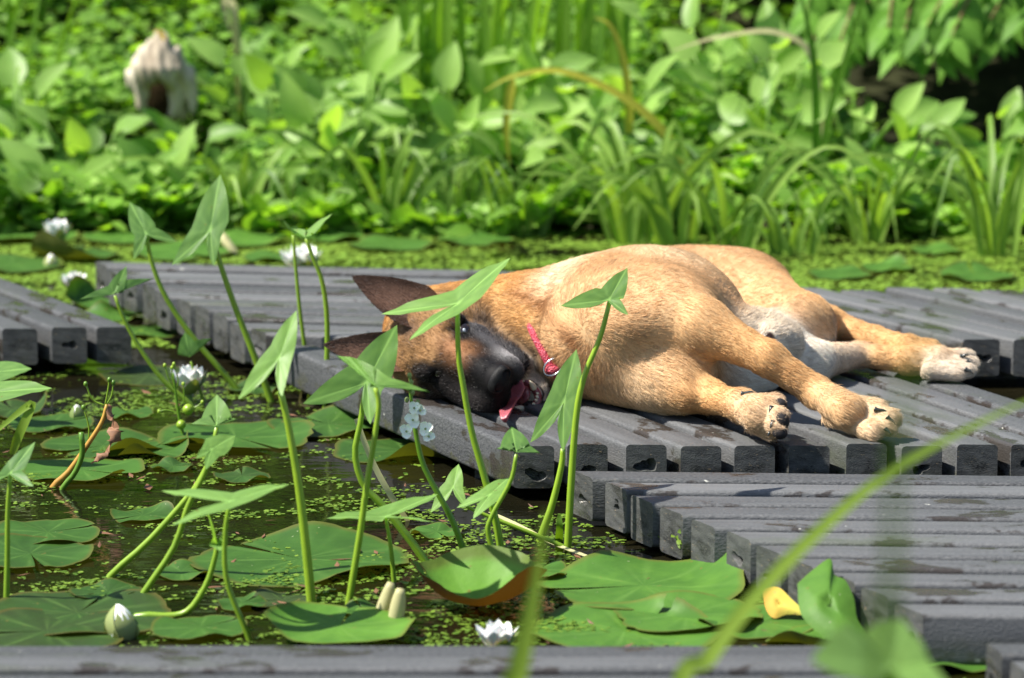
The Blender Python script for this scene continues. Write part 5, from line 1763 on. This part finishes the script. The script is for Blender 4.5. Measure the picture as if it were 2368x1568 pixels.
def gz(x, y):
    return WZ - .01 if y < 6.6 else float(bankz(np.array(float(x)), np.array(float(y))))
def broadplant(label, u, y, h, nl, ll, seed, tone=.6, spread=.5, mat=None):
    rs = np.random.default_rng(seed)
    x = aty(u, 500, y)[0]; z0 = gz(x, y)
    mb = MB()
    for k in range(nl):
        a = rs.uniform(0, 6.28); sp_ = spread * h * rs.uniform(.25, 1)
        top = np.array([x + sp_ * math.cos(a), y + sp_ * math.sin(a) * .6, z0 + h * rs.uniform(.55, 1.02)])
        P = smoothpath([np.array([x + .012 * math.cos(a), y + .012 * math.sin(a), z0 - .01]), np.array([x + sp_ * .4 * math.cos(a), y + sp_ * .3 * math.sin(a), z0 + h * .45]), top], 8)
        V, F = tube(P, np.linspace(.0045, .0028, 8), 6)
        tn = float(np.clip(rs.normal(tone, .15), 0, 1))
        mb.add(V, F, tn * .8)
        # ovate to arrow-shaped blade facing the sun
        e = rs.uniform(-.1, 1.25)
        d = np.array([math.cos(a) * math.cos(e), math.sin(a) * math.cos(e) - .25, math.sin(e)]); d /= np.linalg.norm(d)
        nn = np.array([-.25 - .5 * math.cos(a) * math.sin(e), -.75, .65]) + rs.normal(0, .3, 3)
        nn -= d * nn.dot(d); nn /= np.linalg.norm(nn)
        s = np.cross(d, nn)
        L = ll * rs.uniform(.75, 1.25); wd = L * rs.uniform(.26, .36)
        Vl, Fl = [], []
        rows = 8
        for i in range(rows + 1):
            t = i / rows
            hw = wd * (math.sin(math.pi * min(1, .16 + .84 * t) ** .85) ** .8 if i < rows else .03)
            for j in (-1, -.5, 0, .5, 1):
                Vl.append(top + d * L * (t - .02) + s * hw * j + nn * (hw * .30 * j * j - L * .22 * t * t))
        for i in range(rows):
            for j in range(4):
                q = i * 5 + j
                Fl.append([q, q + 1, q + 6, q + 5])
        mb.add(Vl, Fl, tn)
    o = mb.build('broadleaf_plant', mat or M_broad)
    tag(o, label, 'broad-leaved plant', 'broad-leaved plants on the bank')
for i, a in enumerate([
    ('broad-leaved plant at the left frame edge, left of the pale stump', 55, 6.85, .24, 9, .085, .55), ('broad-leaved clump just below the left side of the stump', 215, 6.80, .21, 8, .075, .6),
    ('low broad-leaved plant behind the drooping bluish leaf at the left', 290, 6.68, .13, 7, .075, .5), ('low broad leaves standing just left of the stump', 300, 6.85, .10, 6, .065, .75),
    ('broad-leaved plant between the stump and the tallest arrowhead tip', 455, 6.80, .16, 7, .070, .5), ('broad-leaved plant above the close pair of small leaves', 660, 6.85, .20, 9, .075, .6),
    ('tall pale broad-leaved plant above the upper ear of the dog', 835, 6.80, .24, 10, .090, .75), ('pale broad-leaved plant left of the hanging dead leaf', 985, 6.78, .23, 9, .085, .75),
    ('pale broad-leaved rosette under the yellow arching blade', 1290, 6.95, .24, 11, .085, .85), ('broad-leaved plant right above the back of the dog', 1350, 6.74, .19, 9, .080, .6),
    ('broad-leaved plant whose single leaf stands high left of the dark blades', 1610, 7.00, .32, 6, .080, .8), ('broad-leaved plant with pointed leaves between the dark vertical blades', 1830, 6.95, .27, 8, .095, .8),
    ('broad-leaved plant with one round leaf lying level, above the thigh', 1775, 6.72, .17, 6, .080, .8), ('broad-leaved plant with paired pale leaves left of the dark hollow', 1975, 6.85, .21, 7, .085, .8),
    ('broad-leaved plant in front of the dark hollow', 2110, 6.78, .19, 8, .080, .6), ('broad-leaved plant at the right frame edge below the hollow', 2310, 6.90, .20, 8, .080, .5),
    ('low broad-leaved plant at the water beyond the withers', 1190, 6.70, .15, 7, .07, .6), ('broad-leaved plant beside the tufted straps at the left', 620, 6.65, .12, 6, .07, .6)]):
    lb, u, y, h, nl, ll, tn = a
    broadplant(lb, u, y, h, nl, ll, 900 + i, tn)

for i, (lb, u, y, h, nl, ll, tn) in enumerate([
    ('pale broad-leaved plant at the left edge, just above the far lily', 130, 6.66, .15, 7, .085, .8), ('pale broad leaves between the drooping bluish leaf and the tallest tip', 400, 6.66, .14, 7, .080, .85),
    ('pale broad-leaved plant close behind the close pair of small leaves', 770, 6.70, .17, 8, .085, .9), ('upright broad-leaved plant above the wide flat leaf at the forehead', 1090, 6.72, .18, 8, .085, .85),
    ('pale broad-leaved plant behind the hanging dead leaf', 1170, 6.90, .22, 8, .085, .75), ('broad-leaved plant left of the white-green straps', 1420, 6.85, .20, 8, .080, .8),
    ('pale broad-leaved plant right above the hip of the dog', 1700, 6.88, .22, 8, .085, .85), ('broad-leaved plant standing low right of the paired pale leaves', 2040, 6.70, .14, 6, .08, .85),
    ('tall broad-leaved plant right of the stump', 570, 7.15, .20, 9, .070, .6), ('broad-leaved plant under the thin sword-leaved clump', 110, 7.05, .22, 9, .075, .6), ('broad-leaved plant left of the sword-leaved clump at the top', 880, 7.10, .26, 9, .070, .65)]):
    broadplant(lb, u, y, h, nl, ll, 1900 + i, tn)
def tuft(label, u, v, h, nb, w, seed, tone=.5, spread=.8, mat=None):
    rs = np.random.default_rng(seed)
    c = at(u, v, WZ)
    mb = MB()
    for k in range(int(nb * 1.05)):
        a = rs.uniform(0, 6.28)
        L = h * rs.uniform(.7, 1.25); sp_ = spread * 1.7 * L * rs.uniform(.1, 1)
        dx, dy = math.cos(a), math.sin(a) * .7
        b0 = np.array([c[0] + .02 * dx + rs.normal(0, .012), c[1] + .02 * dy, WZ - .01])
        dr = rs.uniform(.1, .75)
        P = smoothpath([b0, b0 + B([dx * sp_ * .22, dy * sp_ * .22, L * .5]), b0 + B([dx * sp_ * .65, dy * sp_ * .65, L * .82]), b0 + B([dx * sp_ * 1.15, dy * sp_ * 1.15, L * (.95 - dr)])], 12)
        V, F, T = strip(P, w * rs.uniform(.7, 1.2), [rs.normal(0, .4), -1, .5], .25, float(np.clip(rs.normal(tone, .2), 0, 1)))
        mb.add(V, F, T)
    o = mb.build('grass_tuft', mat or M_strap)
    tag(o, label, 'grass tuft', 'strap-leaved tufts at the far water edge')
for i, a in enumerate([
    ('strap-leaved tuft directly right of the tallest arrowhead tip', 555, 536, .17, 15, .017, .6), ('strap-leaved tuft above the upper ear of the dog', 905, 535, .20, 16, .015, .4), ('low spreading tuft at the left frame edge', 60, 505, .13, 12, .014, .55),
    ('tuft of fine blades above the neck of the dog', 1195, 545, .17, 14, .012, .5), ('tuft with white-green straps above the middle of the back', 1475, 562, .23, 15, .018, .85), ('tuft with bright straps just right of the white-green one', 1570, 566, .15, 12, .016, .8),
    ('loose tuft above the hip of the dog', 1690, 580, .20, 12, .013, .6), ('arching tuft above the thigh of the dog', 1830, 590, .12, 14, .012, .55), ('arching tuft above the upper hind leg', 2010, 560, .17, 14, .012, .6),
    ('tall arching tuft at the right frame edge', 2300, 592, .25, 18, .014, .6), ('small tuft behind the close pair of small leaves', 720, 525, .13, 12, .013, .5), ('small tuft in front of the stump', 420, 500, .12, 12, .013, .55),
    ('small tuft beyond the shoulders of the dog', 1060, 530, .16, 14, .012, .4)]):
    lb, u, v, h, nb, w_, tn = a
    tuft(lb, u, v, h, nb, w_, 700 + i, tn)
def irises(label, u0, u1, y, nb, h, seed, w=.024, tone=.5):
    rs = np.random.default_rng(seed)
    mb = MB()
    for k in range(nb):
        x = aty(rs.uniform(u0, u1), 100, y)[0]; yy = y + rs.normal(0, .05)
        z0 = gz(x, yy)
        L = h * rs.uniform(.8, 1.15); lx = rs.normal(.04, .06); ly = rs.normal(0, .04)
        P = smoothpath([np.array([x, yy, z0 - .02]), np.array([x + lx * .3, yy + ly * .3, z0 + L * .5]), np.array([x + lx, yy + ly, z0 + L])], 10)
        V, F, T = strip(P, w * rs.uniform(.75, 1.2), [rs.normal(0, .5), -1, .2], .15, float(np.clip(rs.normal(tone, .2), 0, 1)))
        mb.add(V, F, T)
    o = mb.build('iris_clump', M_reed)
    tag(o, label, 'iris clump', 'upright sword-leaved clumps')
irises('upright sword-leaved clump at the top, left of the yellow arching blade', 930, 1090, 7.10, 13, .62, 31, .015, .8)
irises('broad upright sword-leaved clump behind the peak of the yellow arch', 1120, 1235, 6.98, 10, .66, 32, .017, .85)
irises('dark upright sword-leaved clump right of the yellow arch', 1280, 1450, 7.25, 17, .62, 33, .018, .55)
irises('thin upright sword-leaved clump at the top left corner', -10, 110, 7.2, 6, .40, 34, .016, .6)

M_gold = leafmat('yellowing_blade', (.20, .24, .02), (.52, .48, .06), .35, .42, (1.3, 1.2, .4), 16)
def longblade(label, pts, y, w, mat, tone, foot):
    P = [aty(u, v, y if np.isscalar(y) else y[i]) for i, (u, v) in enumerate(pts)]
    fx, fy = foot
    P = [np.array([aty(fx, 400, fy)[0], fy, gz(aty(fx, 400, fy)[0], fy) - .01])] + P
    return blade('arching_blade', label, P, w, mat, 'grass blade', tone, None, 40, .22, 'long arching blades before the bank')
longblade('yellowing blade arching over to the left at the top middle', [(1600, 420), (1530, 300), (1430, 218), (1300, 165), (1190, 175), (1120, 210)], 6.62, .019, M_gold, .6, (1640, 6.62))
longblade('golden-tipped blade curling over above the yellow arch', [(1455, 330), (1452, 215), (1438, 125), (1410, 58), (1375, 40)], 6.7, .017, M_gold, .7, (1460, 6.7))
P = [aty(u, v, 6.60) for (u, v) in ((1186, 182), (1176, 235), (1170, 300), (1178, 382))]
blade('dead_leaf', 'dead buff leaf hanging down from the arched yellow blade', P, .018, M_gold, 'dead leaf', .7)
longblade('straw-pale blade bowed across the upper right towards the left', [(1885, 160), (1800, 76), (1660, 86), (1552, 118)], 6.75, .013, M_straw, .6, (1900, 6.75))
longblade('dark upright blade leaning left at the upper right, left of two', [(1888, 300), (1884, 160), (1868, 60), (1845, -40)], 6.65, .017, M_reed, .15, (1890, 6.65))
longblade('dark upright blade leaning right at the upper right, right of two', [(1908, 320), (1945, 170), (1990, 20), (2010, -50)], 6.6, .014, M_reed, .25, (1900, 6.6))
longblade('bright blade arching down to the right above the rump', [(1545, 358), (1580, 362), (1650, 415), (1705, 490), (1725, 540)], 6.5, .015, M_strap, .9, (1520, 6.55))
longblade('bright blade arching down to the right frame edge', [(2080, 425), (2150, 415), (2230, 440), (2310, 525), (2380, 620)], 6.4, .016, M_strap, .85, (2040, 6.55))
longblade('short buff withered blade hanging at the top left of the middle', [(545, 60), (530, 2), (518, 10), (525, 45), (534, 80)], 7.2, .016, M_straw, .6, (560, 7.25))

# overhanging shrub with big drooping leaves at the upper right
def shrub():
    rs = np.random.default_rng(77)
    x0, y0 = 1.45, 8.0
    root = empty('overhanging_shrub', (x0, y0, gz(x0, y0)))
    tag(root, 'overhanging shrub with big drooping leaves above a dark hollow at the upper right', 'shrub')
    wood = MB(); P, D, N, L, W, T = [], [], [], [], [], []
    for k in range(120):
        a = rs.uniform(2.1, 4.5); ln = rs.uniform(.4, 1.35)
        h = rs.uniform(.30, 1.0) if k % 4 else rs.uniform(.20, .34)
        b0 = np.array([x0 + rs.normal(0, .12), y0 + rs.normal(0, .1), gz(x0, y0)])
        tip = b0 + B([math.cos(a) * ln, math.sin(a) * ln * .9, h - .12])
        mid_ = b0 + B([math.cos(a) * ln * .45, math.sin(a) * ln * .4, h * 1.0])
        pth = smoothpath([b0, (b0 + mid_) / 2 + B([0, 0, .1]), mid_, tip], 18)
        wood.add(*tube(pth, np.linspace(.009, .002, 18), 6), .2)
        for i in range(7, 18):
            for s in (-1, 1):
                d = pth[min(i + 1, 17)] - pth[i - 1]; d /= np.linalg.norm(d)
                sd = np.cross(d, [0, 0, 1.]); sd /= np.linalg.norm(sd) + 1e-9
                P.append(pth[i]); D.append(d * .55 + sd * s * .9 + np.array([0, -.1, -.45]) + rs.normal(0, .15, 3))
                N.append(np.array([-.1, -.2, 1.]) + rs.normal(0, .25, 3)); l_ = rs.uniform(.06, .105)
                L.append(l_); W.append(l_ * rs.uniform(.19, .27)); T.append(np.clip(rs.normal(.55, .22), 0, 1))
    # low sprays hanging into view
    for k in range(34):
        u0 = rs.uniform(1840, 2440); yy = rs.uniform(7.0, 7.5)
        v1 = rs.uniform(20, 125) if u0 > 1980 else rs.uniform(0, 150)
        A0 = aty(u0 + rs.uniform(20, 120), -90, yy + .2); A1 = aty(u0, v1, yy)
        pth = smoothpath([np.array([x0, y0, gz(x0, y0) + .3]), A0 + B([0, 0, .05]), (A0 + A1) / 2 + B([0, 0, .02]), A1], 16)
        wood.add(*tube(pth, np.linspace(.006, .0015, 16), 5), .2)
        for i in range(8, 16):
            for s in (-1, 1):
                d = pth[min(i + 1, 15)] - pth[i - 1]; d /= np.linalg.norm(d)
                P.append(pth[i]); D.append(d * .5 + np.array([s * .8, -.3, -.55]) + rs.normal(0, .15, 3))
                N.append(np.array([-.35, -.6, .8]) + rs.normal(0, .22, 3)); l_ = rs.uniform(.045, .085)
                L.append(l_); W.append(l_ * rs.uniform(.17, .24)); T.append(np.clip(rs.normal(.75, .2), 0, 1))
    V, F, T = leafcloud(np.array(P), np.array(D), np.array(N), np.array(L), np.array(W), np.array(T), .3, .3)
    mesh('foliage', V, F, M_shrub, root, True, {'tone': ('POINT', T)})
    wood.build('branches', M_brown, root)
shrub()

# little weeds rooted on the sawtooth plank ends
for i, (u, v, lb, h_) in enumerate(((1466, 1232, 'tiny yellow-green weed on the sawtooth plank ends, furthest of three', .045), (1562, 1272, 'tiny yellow-green weed on the sawtooth plank ends, middle of three', .055), (1604, 1298, 'tiny yellow-green weed on the sawtooth plank ends, nearest of three', .045))):
    c = at(u, v, WZ) + B([-.004, -.004, 0]); rs = np.random.default_rng(60 + i)
    mb = MB(); P, D, N, L, W, T = [], [], [], [], [], []
    for k in range(7):
        tip = c + B([rs.normal(0, .010), rs.normal(-.004, .005), h_ * rs.uniform(.5, 1)])
        pth = smoothpath([c + B([rs.normal(0, .006), 0, -.005]), (c + tip) / 2 + rs.normal(0, .003, 3), tip], 8)
        mb.add(*tube(pth, .0007, 5), .6)
        for q in range(2, 8):
            P.append(pth[q]); D.append(rs.normal(0, 1, 3) + B([0, -.3, .3])); N.append(rs.normal(0, .5, 3) + B([-.3, -.6, .8])); l_ = rs.uniform(.004, .008); L.append(l_); W.append(l_ * .42); T.append(rs.uniform(.5, 1))
    mb.add(*leafcloud(np.array(P), np.array(D), np.array(N), np.array(L), np.array(W), np.array(T)))
    tag(mb.build('weed_sprig', M_duck), lb, 'weed', 'tiny weeds on the plank ends')
